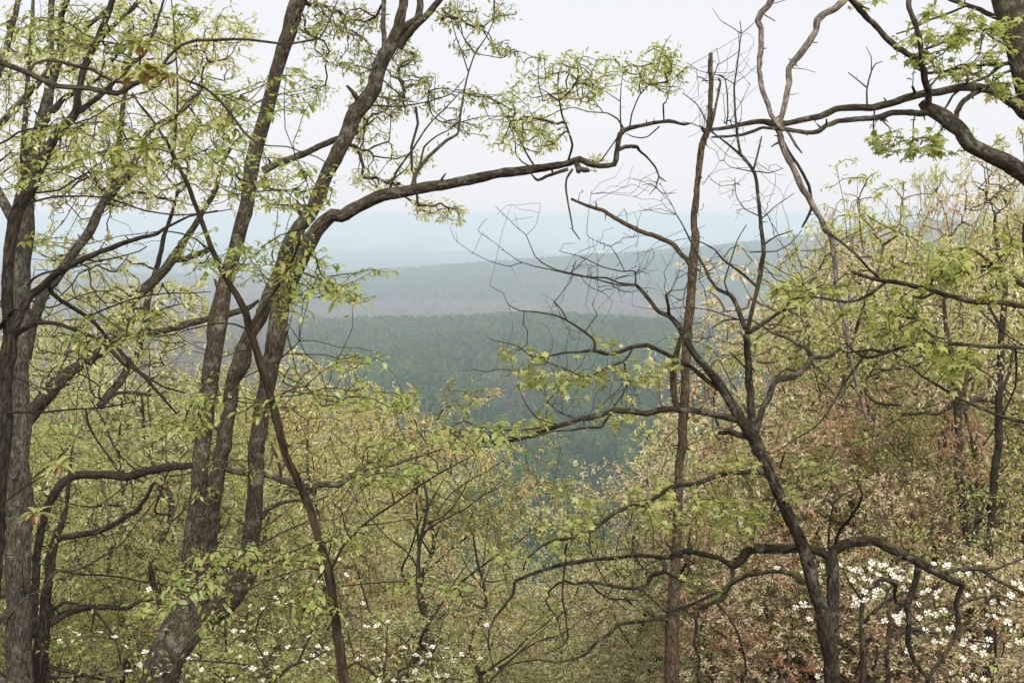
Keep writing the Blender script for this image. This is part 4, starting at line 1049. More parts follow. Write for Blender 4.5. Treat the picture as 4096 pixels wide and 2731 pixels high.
for q in ['I1930,890,42 1905,950,37 1880,1020,34 1900,1100,34 1890,1200,32 1850,1300,32 1790,1400,32 1720,1490,31 1690,1560,30', 'I1620,770,50 1610,850,50 1570,960,48 1546,1050,45 1560,1160,42 1552,1290,40 1590,1400,37 1640,1480,32 1690,1530,26',
          'I1535,1022,24 1470,1015,23 1460,940,26 1470,890,30 1400,860,28 1350,860,24 1320,910,18 1260,915,12', 'I1815,810,30 1900,785,28 2000,785,28 2080,785,24 2150,785,20 2240,750,16 2350,710,12', 'I2070,798,26 2150,850,26 2250,900,26 2370,965,22', 'I1005,650,20 1010,500,18 1040,330,15 1110,270,12 1210,225,9', 'I1052,610,26 1080,520,25 1150,440,24 1220,330,22 1240,270,18 1200,180,14', 'I1500,690,34 1480,730,30 1475,750,22',
          'I1000,690,62 940,660,68 860,640,66 760,640,66 650,645,70 520,640,70 440,662,70 410,710,70 350,755,62 310,740,40 240,705,36 150,680,36 60,665,36 0,665,38 H2330,677,44 2280,690,44 2210,705,32 2100,690,29 2030,688,28 1900,705,28 1750,715,28 1620,735,28 1500,755,26 1400,785,26 1300,820,24 1240,845,22 1195,870,22 1180,950,20 1120,1040,18 1060,1110,16 1020,1200,14 1010,1290,12 1030,1400,9 1060,1480,7',
          'I342,765,34 345,850,30 320,910,30 270,980,28 200,1020,28 90,1070,28 95,1180,25 80,1300,24 120,1400,21 100,1480,20 110,1568,18', 'I240,1020,20 320,1110,18 370,1200,17 400,1290,17 430,1400,16 440,1510,14', 'I845,885,40 760,820,34 690,800,32 580,805,29 440,830,28 330,890,26 220,950,24 100,1010,24 0,1050,24 H2290,1065,26 2250,1095,26 2100,1140,24 1920,1160,24 1850,1220,24 1750,1290,22 1680,1370,20 1600,1400,18 1480,1425,16 1350,1405,14 1200,1430,11 1080,1470,8',
          'H2215,712,38 2225,800,36 2150,820,34 2115,850,32 2110,890,30 2050,915,30 1950,915,28 1820,890,24 1700,870,22 1600,885,20 1540,865,18 1480,890,16 1425,940,16 1430,970,15 1405,1000,14 1440,1060,13 1490,1130,12 1510,1240,10 1550,1300,8', 'H2225,800,26 2290,835,24 2360,875,20', 'I575,130,32 480,115,33 380,120,35 270,130,36 180,160,38 100,195,34 0,205,34 H2340,204,34 2280,215,36 2200,265,34 2120,315,32 2000,350,32 1890,390,32 1810,455,30 1730,512,28 1640,552,26 1560,575,24 1470,580,21 1400,610,19 1330,660,16 1270,720,14 1250,790,12',
          'H1555,578,20 1540,660,20 1540,750,18 1525,880,18 1520,980,17 1540,1080,16 1550,1180,14 1560,1250,14 1520,1310,12 1400,1370,9', 'H1715,520,16 1705,620,14 1740,720,14 1790,820,13 1830,890,11', 'H2010,355,14 1990,450,12 1955,540,12 1985,640,10 2020,740,8', 'H1700,870,16 1780,950,15 1860,990,14 1950,990,12 2040,1000,10', 'H2060,920,14 2130,980,13 2200,1050,12 2300,1110,9',
          'F400,1325,60 330,1310,50 250,1290,50 150,1270,46 70,1260,43 0,1255,43 E2300,1250,42 2200,1250,44 2100,1275,42 2000,1262,42 1880,1255,44 1800,1285,38 1700,1300,36 1600,1330,34 1500,1360,32 1380,1400,28 1230,1455,24 1100,1470,18 1000,1480,12',
          'E1500,1362,16 1400,1372,14 1250,1390,12 1100,1392,9', 'E1860,1265,26 1810,1340,22 1780,1375,20 1700,1370,18 1600,1390,16 1450,1400,13 1300,1450,9', 'E1880,1225,16 1940,1140,14 1970,1060,13 1950,960,11 1940,920,9', 'E1500,1360,12 1350,1310,10 1280,1230,8 1240,1150,7 1210,1080,5', 'E1640,1320,10 1500,1270,8 1400,1180,7', 'E1230,1455,14 1000,1400,10 850,1330,8 740,1380,6', 'E1100,1470,12 900,1440,10 750,1390,9', 'E1000,1480,10 880,1420,9 720,1390,7',
          'F520,1470,62 450,1440,46 380,1420,45 320,1405,40 250,1412,28', 'F250,1110,34 160,1045,34 80,975,34 0,925,34 E2280,890,32 2200,850,30 2100,808,32 2000,820,30 1900,860,28 1820,868,26 1740,842,26 1640,855,18 1540,860,16 1380,890,14 1300,880,12 1220,820,9 1150,795,7 1060,780,6 990,745,4',
          'E1740,838,22 1745,780,20 1680,720,20 1620,680,18 1550,635,16 1480,605,13 1350,580,11 1230,570,9 1150,530,7 1110,450,5 1020,400,4', 'E1550,632,13 1520,570,11 1465,510,11', 'E2005,830,18 1970,890,16 1930,925,16 1850,950,14 1780,985,14 1720,1020,12 1650,1025,10 1570,980,8 1400,920,6', 'E1950,930,9 1970,1060,8', 'E1320,890,10 1290,950,9 1220,990,8 1100,970,7 1000,990,6 900,970,4', 'E1680,715,9 1720,650,8 1760,600,7 1720,520,4',
          'E2255,605,27 2250,540,24 2235,460,22', 'E2025,392,18 1910,380,15 1830,345,14 1720,340,13 1610,320,12 1480,290,10 1380,240,9 1330,190,8 1270,50,6 1210,0,5 B1060,1420,4', 'E2025,395,15 1910,395,13 1830,375,12 1720,345,11 1600,325,10 1450,290,9 1330,265,8 1240,240,7 1150,265,6 1020,230,5 900,170,4 780,80,4 745,-10,3', 'E1240,240,6 1150,180,5 1050,100,4 940,20,4 B1000,1500,3', 'E1270,55,5 1340,-20,4 B1370,1400,3', 'E2025,392,14 2020,300,12 1930,300,10 1800,270,9 1650,200,7 1500,160,5', 'E1950,300,8 1900,200,7 1850,130,5 1690,50,5 B1720,1310,3',
          'F480,1400,64 472,1200,62 460,1050,58 450,900,55 440,740,50', 'F430,690,40 390,580,36 350,490,34 320,460,30 240,420,26 180,340,24 150,270,20 100,180,16 50,80,13 0,-20,10 C-40,1480,8', 'F442,730,36 480,560,33 515,420,34 540,280,36 560,170,34 550,60,32 540,0,30 C535,1500,28 520,1350,26 500,1200,26 450,1120,24 400,1060,22 380,950,20 365,800,16 355,600,14 370,500,12 395,300,10 405,225,8 395,145,6',
          'C405,235,7 340,190,6 260,140,5 205,55,4', 'C410,230,7 460,190,6 510,140,5', 'C490,1165,17 520,1050,15 545,940,11', 'C400,1060,12 300,980,10 180,900,9 60,850,7 0,840,5', 'C440,1110,14 330,1010,12 200,900,10 100,720,8 0,640,6', 'C360,580,8 250,520,7 120,490,5 30,430,4', 'C365,570,7 440,520,5 510,450,4', 'C500,1180,11 600,1190,9 690,1160,6', 'C500,1185,10 420,1170,8 330,1150,6 275,1095,4', 'C535,1490,10 430,1440,8 370,1350,7 360,1220,5', 'C540,1510,10 640,1420,8 770,1330,6',
          'F440,735,30 560,660,27 640,600,24 700,560,20 740,500,16 820,420,12', 'F460,715,20 550,650,17 700,570,15 830,540,13 920,465,11 1000,400,8', 'F512,405,22 430,330,20 350,270,18 280,220,16 220,150,14 150,110,10 60,70,7', 'F320,460,14 290,370,12 340,200,11 380,80,9 440,-20,7', 'F555,120,14 640,60,11 760,20,8', 'F460,170,9 560,165,10 650,160,9 740,110,7 820,20,6', 'F430,960,14 370,900,13 320,850,9',
          'F505,1430,48 520,1350,46 550,1250,48 590,1180,46 620,1090,43 660,1040,48 750,1030,46 830,980,44 880,910,40 890,880,34 850,830,27 780,790,24 700,750,24 620,720,22 540,670,18 480,640,16 380,630,14 290,635,12 200,690,8', 'F380,630,11 200,570,9 80,550,8 0,548,6 E2250,560,5', 'F885,895,34 1000,888,28 1080,840,22 1090,825,16', 'F820,1000,22 720,970,16 660,1010,11 590,1060,8']:
    T.br(q, dd=float(T.rg.normal(0, 0.3)), bark=BARK_GREY if q.startswith('F505') else None)
T.bare('E1900,250,400,230,120 B2050,1280,240,200,34 B1150,1440,120,60,6 F200,250,240,230,40 C250,700,260,350,70 C450,1300,300,230,60 C450,400,120,250,20 F650,280,200,200,22 E1550,900,500,160,60 E1750,1150,350,200,60 F250,780,220,130,26 E1500,650,320,160,18 E800,1380,140,60,20', 7.9, 9.4)
T.near(190, 0.2, up=0.5)
T.bare('H1700,900,500,350,90 I600,350,500,300,70 I400,1100,420,400,70 F800,600,250,300,40 H1300,600,300,300,25', 8.2, 9.6)
T.leafy('E1130,860,90,60,10 E1330,880,80,40,10 E1820,800,100,40,8 E1350,1020,170,50,24 E1600,1080,300,90,51 E2000,990,220,90,27 E1250,1360,220,60,31 E1900,1320,150,70,14 E2270,960,60,30,7', 'maple', 8.2, 9.3)
T.leafy('H1500,210,110,40,12 H1680,300,90,60,12 H1550,450,220,60,27 H1100,700,140,80,20 H1650,620,200,80,24 H2150,250,200,120,31 H2200,420,150,100,24 I300,350,260,120,61 I300,480,280,90,44 I740,260,80,70,12 I900,120,140,60,14 I150,900,150,100,10 I300,50,250,70,27', 'maple', 8.3, 9.6)
T.finish(single=180, size=0.74, twig_mat=TWIG, bend=0.035)

# dead snag with the broken limb
T = Tree('dead_snag', 'tall dead snag with a broken top, split brown wood and a broken limb pointing left', 14.0, BARK_SNAG, seed=31, rt=0.003)
T.br('H2275,1600,110 2270,1350,104 2280,1150,92 2292,900,86 2302,700,72 2312,500,66 2322,250,62 2330,50,60 F-5,1500,66 12,1200,68 25,900,68 40,650,65 60,400,65 75,200,62 95,60,58 C75,1530,46 95,1350,42 115,1150,42 130,1000,45 160,930,46 185,850,38 190,700,34 197,550,32 192,450,30 190,368,28', dd=0.2, name='trunk', ground=True, relief=0.012)
for q in ['E2310,1240,50 2282,1120,48 2285,950,52 2310,850,40 2340,740,26', 'C165,930,26 140,895,20 124,868,12', 'C188,900,24 215,800,20 235,700,18 255,600,20 262,565,14 250,545,20', 'C300,860,12 312,800,12 308,650,12 295,550,10 270,520,8 240,515,6', 'F55,260,36 30,215,36 E2345,190,36 2280,112,36 2180,65,36 2050,20,34 B1980,1555,33 1880,1500,32 1800,1450,30 1700,1420,25 1580,1368,18', 'B1760,1440,14 1750,1390,9', 'H2300,620,40 2270,640,28 2235,605,16']:
    T.br(q, dd=float(T.rg.normal(0, 0.15)))
T.br('H2255,1130,40 2180,1120,34 2120,1080,26 2060,1030,20', dd=-0.1)
for q in ['F78,180,9 60,300,9 20,420,8 5,520,7 50,640,7 72,760,6', 'F95,150,8 125,260,7 115,360,6 150,420,5 180,570,4', 'C85,1400,7 100,1480,7 60,1560,7']:
    T.br(q, dd=-0.05, name='vine')
T.near(60, 0.5, up=0)
T.finish()

# right oak: big trunk at the top right corner, long double limb and peeling dead limbs
T = Tree('limbed_oak', 'big oak at the top right with two long lichen-spotted limbs and peeling dead limbs', 11.0, BARK_OAK, seed=35, rt=0.0022)
T.br('I2900,1200,330 2750,300,320 F2620,1200,300 2540,500,280 2480,0,270 C2640,1300,250 2560,1000,220 2440,780,185 2358,560,160 2325,330,180 2300,150,215 2265,-60,255 2240,-300,240', d=11, dd=0.2, name='trunk', ground=True)
T.br('C2460,1340,140 2400,1235,128 2250,1125,120 2100,1060,115 1980,990,110 1920,900,105 1840,840,105 1760,790,100 1690,745,90 1655,700,72', dd=-0.4, name='limb')
T.br('C1700,770,60 1640,782,48 1540,775,45 1450,775,42 1380,800,42 1300,815,40 1200,820,38 1080,835,36 1000,860,34 930,905,34 850,915,32 760,900,30 700,890,28 620,885,22 550,880,22 480,905,22 400,930,20 300,940,18 200,945,14', dd=-0.5, name='limb')
T.br('C2380,790,100 2300,720,92 2200,650,80 2100,612,70 2030,600,62 1900,605,58 1780,630,56 1650,650,56 1530,680,54 1420,715,52 1300,745,52 1150,740,48 1050,755,46 950,800,46 850,820,42 720,850,42 620,850,50 560,840,40 480,840,34 400,860,30 300,880,26 190,890,20', dd=-0.7, name='limb')
for q in ['C2360,150,46 2250,140,40 2150,120,38 2050,70,36 1950,35,34 1830,-10,30 1700,-100,24', 'C1945,45,18 1840,90,18 1700,140,18 1600,190,17 1540,215,15 1470,235,12', 'C2260,185,34 2170,195,32 2030,205,26 1920,220,26 1860,250,24 1800,290,22 1700,330,20 1640,350,16', 'C2330,440,28 2240,440,26 2100,445,24 1950,465,24 1800,495,24 1680,505,22 1610,470,16', 'C2270,420,26 2190,455,24 2100,530,24 2020,560,22 1930,600,20 1860,660,18 1820,730,16 1785,775,12', 'C2320,470,22 2200,510,20 2120,590,16', 'C1880,850,40 1890,770,40 1930,700,38 2000,650,36 2090,610,30',
          'C1690,735,56 1692,640,50 1670,550,50 1650,450,46 1640,350,40 1630,260,38 1600,160,38 1560,60,38 1560,-30,38 1600,-160,30', 'C1630,430,40 1590,400,44 1480,330,45 1400,260,44 1330,180,42 1250,100,42 1180,20,44 1130,-40,46', 'C1600,640,24 1585,600,20', 'C1270,720,16 1270,610,14 1300,490,12 1330,440,9 1380,425,5', 'C1270,605,12 1210,555,10 1140,500,7', 'C1300,490,10 1300,400,8 1265,325,5', 'C1955,590,28 1965,540,20 1955,505,12', 'C2180,120,20 2300,250,18 2350,350,16', 'C1990,120,14 2080,220,16 2180,290,18 2340,350,18', 'C990,860,16 992,820,12']:
    T.br(q, dd=float(T.rg.normal(0, 0.3)))
for q in ['C1150,-60,52 1120,-10,52 1050,60,52 970,100,50 930,140,50 920,210,48 880,280,50 820,360,48 760,430,46 735,470,46 735,560,42 720,650,42 700,740,40 680,820,38 665,890,36 680,960,48 710,1060,46 760,1150,46 800,1250,46 860,1350,46 900,1420,42 960,1520,40 990,1590,38 F1010,30,38 1030,100,38 1050,250,37 1060,380,35 1075,480,34 1100,560,32 1130,680,28 1140,800,28 1160,900,28 1185,1020,26 1210,1120,24 1240,1230,20 1280,1350,14',
          'C700,-120,52 620,-20,50 590,40,46 540,90,45 520,140,42 540,200,40 545,300,40 530,400,38 530,500,36 545,600,36 580,700,36 610,790,34 650,850,32 690,900,26']:
    T.br(q, d=10.6, dd=-0.4, name='dead_limb', bark=BARK_PALE)
for q in ['C640,880,28 690,970,26 740,1060,22 790,1130,22 830,1200,24 870,1280,24 885,1360,24 885,1440,22 850,1520,17 F820,0,13', 'C690,860,22 740,930,20 780,1000,20 822,1055,12', 'C780,440,12 785,455,14', 'C880,290,10 930,297,7', 'C750,470,7 830,475,6 920,500,4', 'C735,655,6 800,645,4', 'C560,100,12 635,145,9', 'C590,35,10 680,10,7 740,-10,5']:
    T.br(q, d=10.5, dd=-0.1, name='dead_limb', bark=BARK_PALE if 'C640' not in q else BARK_DARK)
T.leafy('C1560,420,90,60,9 C1620,260,110,90,12 C1500,280,50,30,4 C1800,100,160,110,14 C2000,150,200,120,18 C1900,250,140,60,14 C1800,400,170,90,20 C2100,260,160,110,18 C1900,520,180,50,16 C2200,560,120,60,12 C2150,400,130,60,10 C2250,250,110,150,14 C2300,650,60,60,6 C1430,970,180,70,20 C1700,960,140,50,14 C1560,1040,220,40,14 C1760,1050,110,50,10 C1200,15,60,20,3 C1350,0,40,15,2 C2150,640,80,70,9', 'maple', 9.8, 11.4)
T.finish(single=300, size=1.05)

# buckeye branches entering from the right edge
T = Tree('buckeye_tree', 'buckeye at the right edge with long dark branches and opening light green leaf fans', 7.6, BARK_MOSS, seed=39, rt=0.0016)
T.br('I2700,1500,150 2690,500,145 F2680,1500,140 2670,900,130 2660,500,115 2640,0,100 C2640,1200,80', d=7.6, name='trunk', ground=True)
for q in ['F2665,640,60 2500,590,46 2350,540,42 2200,515,40 2000,510,38 1850,470,36 1700,430,36 1550,390,34 1400,365,32 1300,350,28 1230,325,26 1165,300,22', 'F1395,378,24 1300,450,24 1200,500,24 1120,510,22 1000,490,20 900,475,16 800,485,14 690,500,12', 'F1740,440,22 1650,485,20 1560,465,18 1440,425,14', 'F2660,520,52 2500,460,42 2351,400,38 2250,320,34 2150,270,30 2050,265,22', 'F2160,275,26 2130,250,26 2050,180,24 1980,150,22 1900,125,16', 'F2668,860,44 2500,840,36 2350,825,30 2150,820,29 2000,810,28 1850,796,28 1700,790,28 1550,808,28 1450,842,28 1400,855,26 1300,840,22 1200,850,18 1130,860,14 1080,830,10',
          'F1410,858,24 1300,890,22 1250,890,20 1180,850,16 1120,790,12', 'F2680,1400,40 2500,1370,34 2351,1335,30 2200,1300,27 2050,1240,24 1900,1170,22 1750,1080,20 1650,1020,18 1550,930,16 1450,860,14', 'F1272,848,20 1200,950,20 1100,1090,19 1060,1170,17 980,1300,15 900,1380,14 750,1470,12 650,1540,9', 'F1260,1140,22 1330,1200,24 1400,1215,22 1500,1220,14', 'F2290,800,20 2300,950,18 2290,1100,17 2220,1260,15 2170,1350,14 2070,1500,11',
          'F2010,520,20 2080,600,18 2180,690,16 2250,750,14 2350,810,11', 'F1690,640,14 1600,640,14 1500,690,13 1370,750,10', 'F1100,590,12 1050,650,12 1000,690,10', 'F1010,40,22 1120,120,20 1200,190,20 1300,300,20 1350,340,20', 'F1750,770,10 1650,690,10 1600,560,9', 'F1500,430,12 1510,530,11 1600,620,10 1720,740,9 1850,770,8']:
    T.br(q, dd=float(T.rg.normal(0, 0.3)))
T.near(90, 0.55, up=0.4)
T.leafy('F690,420,80,60,7 F810,430,40,40,4 F760,500,50,30,4 F980,415,70,40,6 F1140,590,40,40,4 F1350,740,40,40,4 F1450,320,60,60,6 F1940,170,60,60,6 F1580,530,30,30,3 F1500,450,60,60,5 F1700,230,300,150,40 F1800,330,250,120,30 F1500,650,180,80,18 F1650,780,160,70,16 F1850,860,200,100,32 F1850,960,180,60,22 F2100,350,200,150,24 F2200,100,150,100,14 F1300,600,120,70,8', 'maple', 7.0, 8.6)
T.finish(single=260, size=0.92)

# two rough trunks in the wood at the right
T = Tree('rough_trunk_tree', 'rough brown trunk with a knotted fork in the tan wood at the right', 17.0, BARK_MID, seed=61, rt=0.003)
T.br('I2000,1250,62 1985,900,62 1960,600,60 1930,300,58 1900,100,56 F1900,1400,54 1885,1150,50 1868,1000,46 1840,850,48 1815,700,34 1800,500,24', name='trunk', ground=True)
for q in ['F1895,1200,40 1940,1120,34 1960,1000,26 1950,850,18', 'F1890,1290,44 2000,1190,40 2060,1180,34 2150,1200,26', 'F1880,1210,34 1760,1280,26 1650,1270,20 1560,1290,14', 'F1850,900,30 1780,800,22 1730,650,14']: T.br(q, dd=0.3)
T.leafy('F1850,600,300,300,90 F1800,1100,300,250,60', 'cream', 16, 19)
T.finish(size=1.2)
T = Tree('dark_trunk_tree', 'darker straight trunk in the tan wood close to the right edge', 16.0, BARK_DARK, seed=62, rt=0.003)
T.br('I2100,1300,54 2110,700,52 2130,400,52 2150,100,52 F2172,1500,52 2178,1300,52 2187,1000,48 2196,760,42 2210,560,42 2215,350,32 2160,100,24 C2150,1450,16', name='trunk', ground=True)
for q in ['F2180,1150,30 2250,1000,24 2280,800,16', 'F2200,700,26 2120,560,20 2080,400,14', 'I2130,300,34 2080,420,30 2030,470,20']: T.br(q, dd=0.3)
T.leafy('F2150,350,220,280,90 F2200,900,180,300,60 C2100,1250,250,250,90', 'cream', 15, 18)
T.finish(size=1.2)

# ---------------------------------------------------------------- flowering dogwoods
def bract_mesh(seed):
    rg = np.random.default_rng(seed)
    mb = MB()
    hs = np.array([0, 0.2, 0.40, 0.48, 0.36]); ys = np.array([0.05, 0.3, 0.62, 0.88, 1.02])
    for k in range(4):
        a = k * math.pi / 2 + rg.uniform(-0.12, 0.12); l = rg.uniform(0.85, 1.1) * (1.0 if k % 2 else 0.92)
        cup = rg.uniform(0.05, 0.45)
        rows = []
        for h, y in zip(hs, ys):
            for sx in (-1, 0, 1):
                yy = y - (0.10 if (sx == 0 and y > 1) else 0) - (0.1 if sx and y > 1 else 0)
                rows.append((sx * h * 0.92, yy * l, cup * y * y + (0.10 * h if sx else 0) - (0.12 if y > 1 else 0)))
        V = np.array(rows)
        R = np.array([[math.cos(a), -math.sin(a), 0], [math.sin(a), math.cos(a), 0], [0, 0, 1]])
        f = [(3 * r + c, 3 * r + c + 1, 3 * r + c + 4, 3 * r + c + 3) for r in range(4) for c in (0, 1)]
        mb.add((R @ V.T).T, f4=f, tint=rg.random())
    me = mb.mesh('flower', BRACT, tint=True)
    return me
def button_mesh():
    mb = MB(); t = np.linspace(0, 6.283, 7)[:-1]
    v = [(0.13 * math.cos(a), 0.13 * math.sin(a), 0.04) for a in t] + [(0.10 * math.cos(a), 0.10 * math.sin(a), 0.15) for a in t] + [(0, 0, 0.19)]
    mb.add(v, f4=[(k, (k + 1) % 6, 6 + (k + 1) % 6, 6 + k) for k in range(6)], f3=[(6 + k, 6 + (k + 1) % 6, 12) for k in range(6)])
    return mb.mesh('flower_centre', CENTRE, tint=True)
FLOWERS = [bract_mesh(s) for s in range(6)]; BUTTON = button_mesh()
def dogwood(label, d, seed, trunk, branches, pts, tilt, size, extra=0):
    T = Tree('dogwood_tree', label, d, BARK_MID, seed=seed, group='flowering dogwoods', rt=0.0017, bf=0.35)
    T.br(trunk, name='trunk', ground=True)
    for q in branches: T.br(q, dd=float(T.rg.normal(0, 0.4)))
    P3 = []
    for tok in pts.split():
        x, y = [float(v) for v in tok[1:].split(',')]
        P3.append(P(TILE[tok[0]][0] + x * ZS, TILE[tok[0]][1] + y * ZS, d + T.rg.uniform(-0.9, 0.9)))
    P3 = np.array(P3)
    ex = P3[T.rg.integers(0, len(P3), extra)] + T.rg.normal(0, 1, (extra, 3)) * np.array([0.30, 0.4, 0.09])
    P3 = np.vstack([P3, ex])
    T.att.append((P3 - np.array([0, 0, 0.008]), None))
    T.near(60, 0.5, up=0.5)
    q = P3[T.rg.integers(0, len(P3), 46)] + T.rg.normal(0, 0.14, (46, 3)) + np.array([0, 0, -0.08])
    T.att.append((q, 'lime'))
    root = T.finish(size=0.7)
    b = root.location
    toward = Vector((0, -1, 0))
    for p in P3:
        n = Vector((T.rg.normal(0, 0.5), -tilt + T.rg.normal(0, 0.4), 1.0)).normalized()
        o = link('flower', FLOWERS[int(T.rg.integers(0, 6))], root)
        s = size * float(T.rg.uniform(0.8, 1.15))
        M4 = Matrix.Translation(Vector(p) - b) @ n.to_track_quat('Z', 'Y').to_matrix().to_4x4() @ Matrix.Rotation(float(T.rg.uniform(0, 6.28)), 4, 'Z') @ Matrix.Scale(s, 4)
        o.matrix_basis = M4
        c = link('flower_centre', BUTTON, o)
dogwood('dogwood with many white flowers under the mossy forked stem at lower right', 11.0, 51,
        'I1240,1600,48 1245,1400,44 1232,1150,38 1240,1000,30 1250,900,20',
        ['I1250,1150,34 1380,1020,28 1520,950,22 1660,930,14', 'I1420,1580,36 1405,1350,32 1425,1150,28 1400,980,22 1440,860,14', 'I1420,1240,30 1600,1200,26 1800,1230,22 1950,1270,18 2100,1290,12', 'I1620,1205,20 1800,1100,18 1980,1000,16 2150,960,14 2330,1010,8', 'I1245,1010,20 1180,920,16 1120,820,10', 'I1960,1010,14 2050,880,12 2000,790,9 1900,740,6'],
        'I1170,860 I1230,800 I1150,790 I1290,785 I1080,760 I960,760 I1330,940 I1290,860 I1250,850 I1250,940 I1320,980 I1220,1020 I1180,1035 I1260,1000 I1360,930 I1430,790 I1480,780 I1440,950 I1410,880 I1520,810 I1560,860 I1520,910 I1570,900 I1660,950 I1690,930 I1760,940 I1740,970 I1690,1085 I1630,1120 I1390,1140 I1480,1160 I1670,1205 I1760,1205 I1830,1195 I1870,1190 I1980,1175 I2070,1175 I2150,1120 I2240,1150 I2270,1215 I1940,1270 I1930,1300 I2020,1290 I2090,1300 I2110,1270 I2010,1345 I1930,1400 I1800,1285 I2250,1310 I2300,1280 I1550,1350 I780,1050 I870,1130 I880,1045 I1910,820 I1970,815 I1840,755 I2010,880 I2040,930 I2110,890 I2090,930 I1970,970 I2260,965 I2210,1030 I2320,1025 I2030,690 I1940,705 I2000,1520 I2070,1540 I1940,1550 I1160,1510 I930,1520 I2280,880 I1730,750 I1300,740 I1600,800 I1450,830 I1500,850 I1545,940 I1380,960 I2340,1290 I2140,1010', 0.55, 0.037, 34)
dogwood('low dogwood with small white flowers at the bottom between the oak and the sapling', 12.0, 53,
        'G1900,1800,60 1880,1600,44 1850,1480,34 1800,1400,22',
        ['G1870,1560,30 2000,1450,24 2150,1400,16 2250,1340,9', 'G1860,1540,26 1700,1440,20 1500,1420,16 1300,1410,12 1100,1440,8', 'G1840,1450,18 1750,1250,14 1800,1080,10 1930,960,7', 'G2050,1430,16 2150,1200,12 2200,900,8', 'G1300,1410,10 1000,1350,9 800,1270,7 600,1240,5', 'G1200,1425,8 1130,1300,6 1140,1210,4'],
        'G680,1240 G790,1255 G515,1222 G540,1240 G865,1320 G1000,1355 G1100,1355 G1140,1203 G1260,1382 G1300,1405 G970,1450 G1065,1462 G1110,1510 G1730,1330 G1790,1395 G1650,1390 G1830,1365 G1900,1380 G1985,1320 G2060,1340 G2190,1320 G2250,1330 G2100,1420 G2150,1380 G2190,1360 G2140,1480 G1740,1470 G1680,1445 G1670,1215 G1670,1138 G1900,980 G1940,930 G1910,1020 G1980,1015 G2215,880 G2180,870 G1810,1060 G1610,1210 G1660,1305 G2220,1430 G2330,1420 G1380,885 G1390,1475 G1600,1545 G1810,1550', 0.10, 0.035, 20)
dogwood('low dogwood with small white flowers at the bottom just right of the sapling stem', 12.5, 55,
        'H330,1800,60 320,1640,44 300,1520,34 290,1440,20',
        ['H320,1600,30 200,1480,22 100,1420,16 40,1200,9', 'H310,1560,26 450,1500,20 600,1420,16 780,1390,10', 'H325,1620,24 500,1560,18 700,1530,12 860,1550,7', 'H120,1430,10 140,1200,8 130,1030,6', 'H700,1400,9 850,1390,7 960,1390,5 1000,1310,4', 'H300,1500,12 310,1300,10 320,1150,6'],
        'H130,1210 H40,1165 H170,1180 H320,1145 H430,1325 H170,1330 H130,1350 H110,1405 H215,1410 H250,1405 H140,1380 H280,1445 H355,1385 H420,1365 H600,1375 H555,1420 H710,1400 H775,1370 H825,1370 H770,1410 H500,1505 H430,1525 H650,1505 H255,1550 H360,1550 H440,1550 H725,1515 H950,1400 H1005,1300 H530,1230 H145,1020 H30,825 H850,1555 H625,1320 H575,1300', 0.10, 0.035, 20)
# ---------------------------------------------------------------- spring woods down the slope
def wood_proto(seed, kind, H=10.0, W=3.0, natt=620, lsize=1.3, dens=1.0):
    rg = np.random.default_rng(seed)
    nodes_, rads = [], []
    tb = MB()
    lean = rg.normal(0, 0.06, 2)
    zs = np.linspace(-0.4, H * 0.8, 9)
    path = np.stack([lean[0] * zs + rg.normal(0, 0.14, 9) * (zs > 0), lean[1] * zs + rg.normal(0, 0.14, 9) * (zs > 0), zs], -1)
    r = np.interp(zs, [-0.4, 0.3, H * 0.8], [0.14, 0.105, 0.02])
    p, rr = smooth_path(path, r, 0.25); tube(tb, p, rr, 9, relief=0.006, rough=0.1); nodes_.append(p[p[:, 2] > H * 0.2]); rads.append(rr[p[:, 2] > H * 0.2])
    nl = int(rg.integers(6, 10))
    for k in range(nl):
        z0 = H * rg.uniform(0.26, 0.66); a = k * 2.4 + rg.uniform(-0.5, 0.5)
        b = np.array([np.interp(z0, p[:, 2], p[:, 0]), np.interp(z0, p[:, 2], p[:, 1]), z0]); L = W * rg.uniform(0.6, 1.05) * (1.15 - 0.5 * z0 / H)
        d = np.array([math.cos(a), math.sin(a), rg.uniform(0.2, 1.0)]); q = [b]
        for s in range(5):
            d = norm(d + rg.normal(0, 0.22, 3) + np.array([0, 0, 0.10])); q.append(q[-1] + d * L / 4.2)
        q = np.array(q); r0 = np.interp(z0, p[:, 2], rr) * 0.55
        q2, r2 = smooth_path(q, np.linspace(r0, 0.008, 6), 0.18); tube(tb, q2, r2, 6, rough=0.08); nodes_.append(q2[2:]); rads.append(r2[2:])
    m = natt * 8
    d = norm(rg.normal(0, 1, (m, 3))); rad = rg.random(m) ** 0.45
    A = d * rad[:, None] * np.array([W, W, H * 0.40]) + np.array([lean[0] * H * .6, lean[1] * H * .6, H * 0.62])
    v = fbm(A * np.array([0.55, 0.55, 0.85]) + seed * 7.7, 2) + rg.normal(0, 0.05, m)
    A = A[np.argsort(-v)[:natt]]
    B, Br = np.concatenate(nodes_), np.concatenate(rads)
    par, order = grow(B, A, 0.3)
    tw = MB()
    p0, p1 = twig_mesh(tw, B, Br, A, par, order, 0.0055, rg, sides=3)
    pos, R, sz = place(kind, p0, p1, rg, lsize, True)
    keep = rg.random(len(pos)) < dens
    fo = MB(); foliage(fo, kind, pos[keep], R[keep], sz[keep], rg)
    return (tb.mesh('trunk', BARK_MID, bark=True), tw.mesh('twigs', TWIG_MID, bark=True), fo.mesh('foliage', LEAF[kind], tint=True))

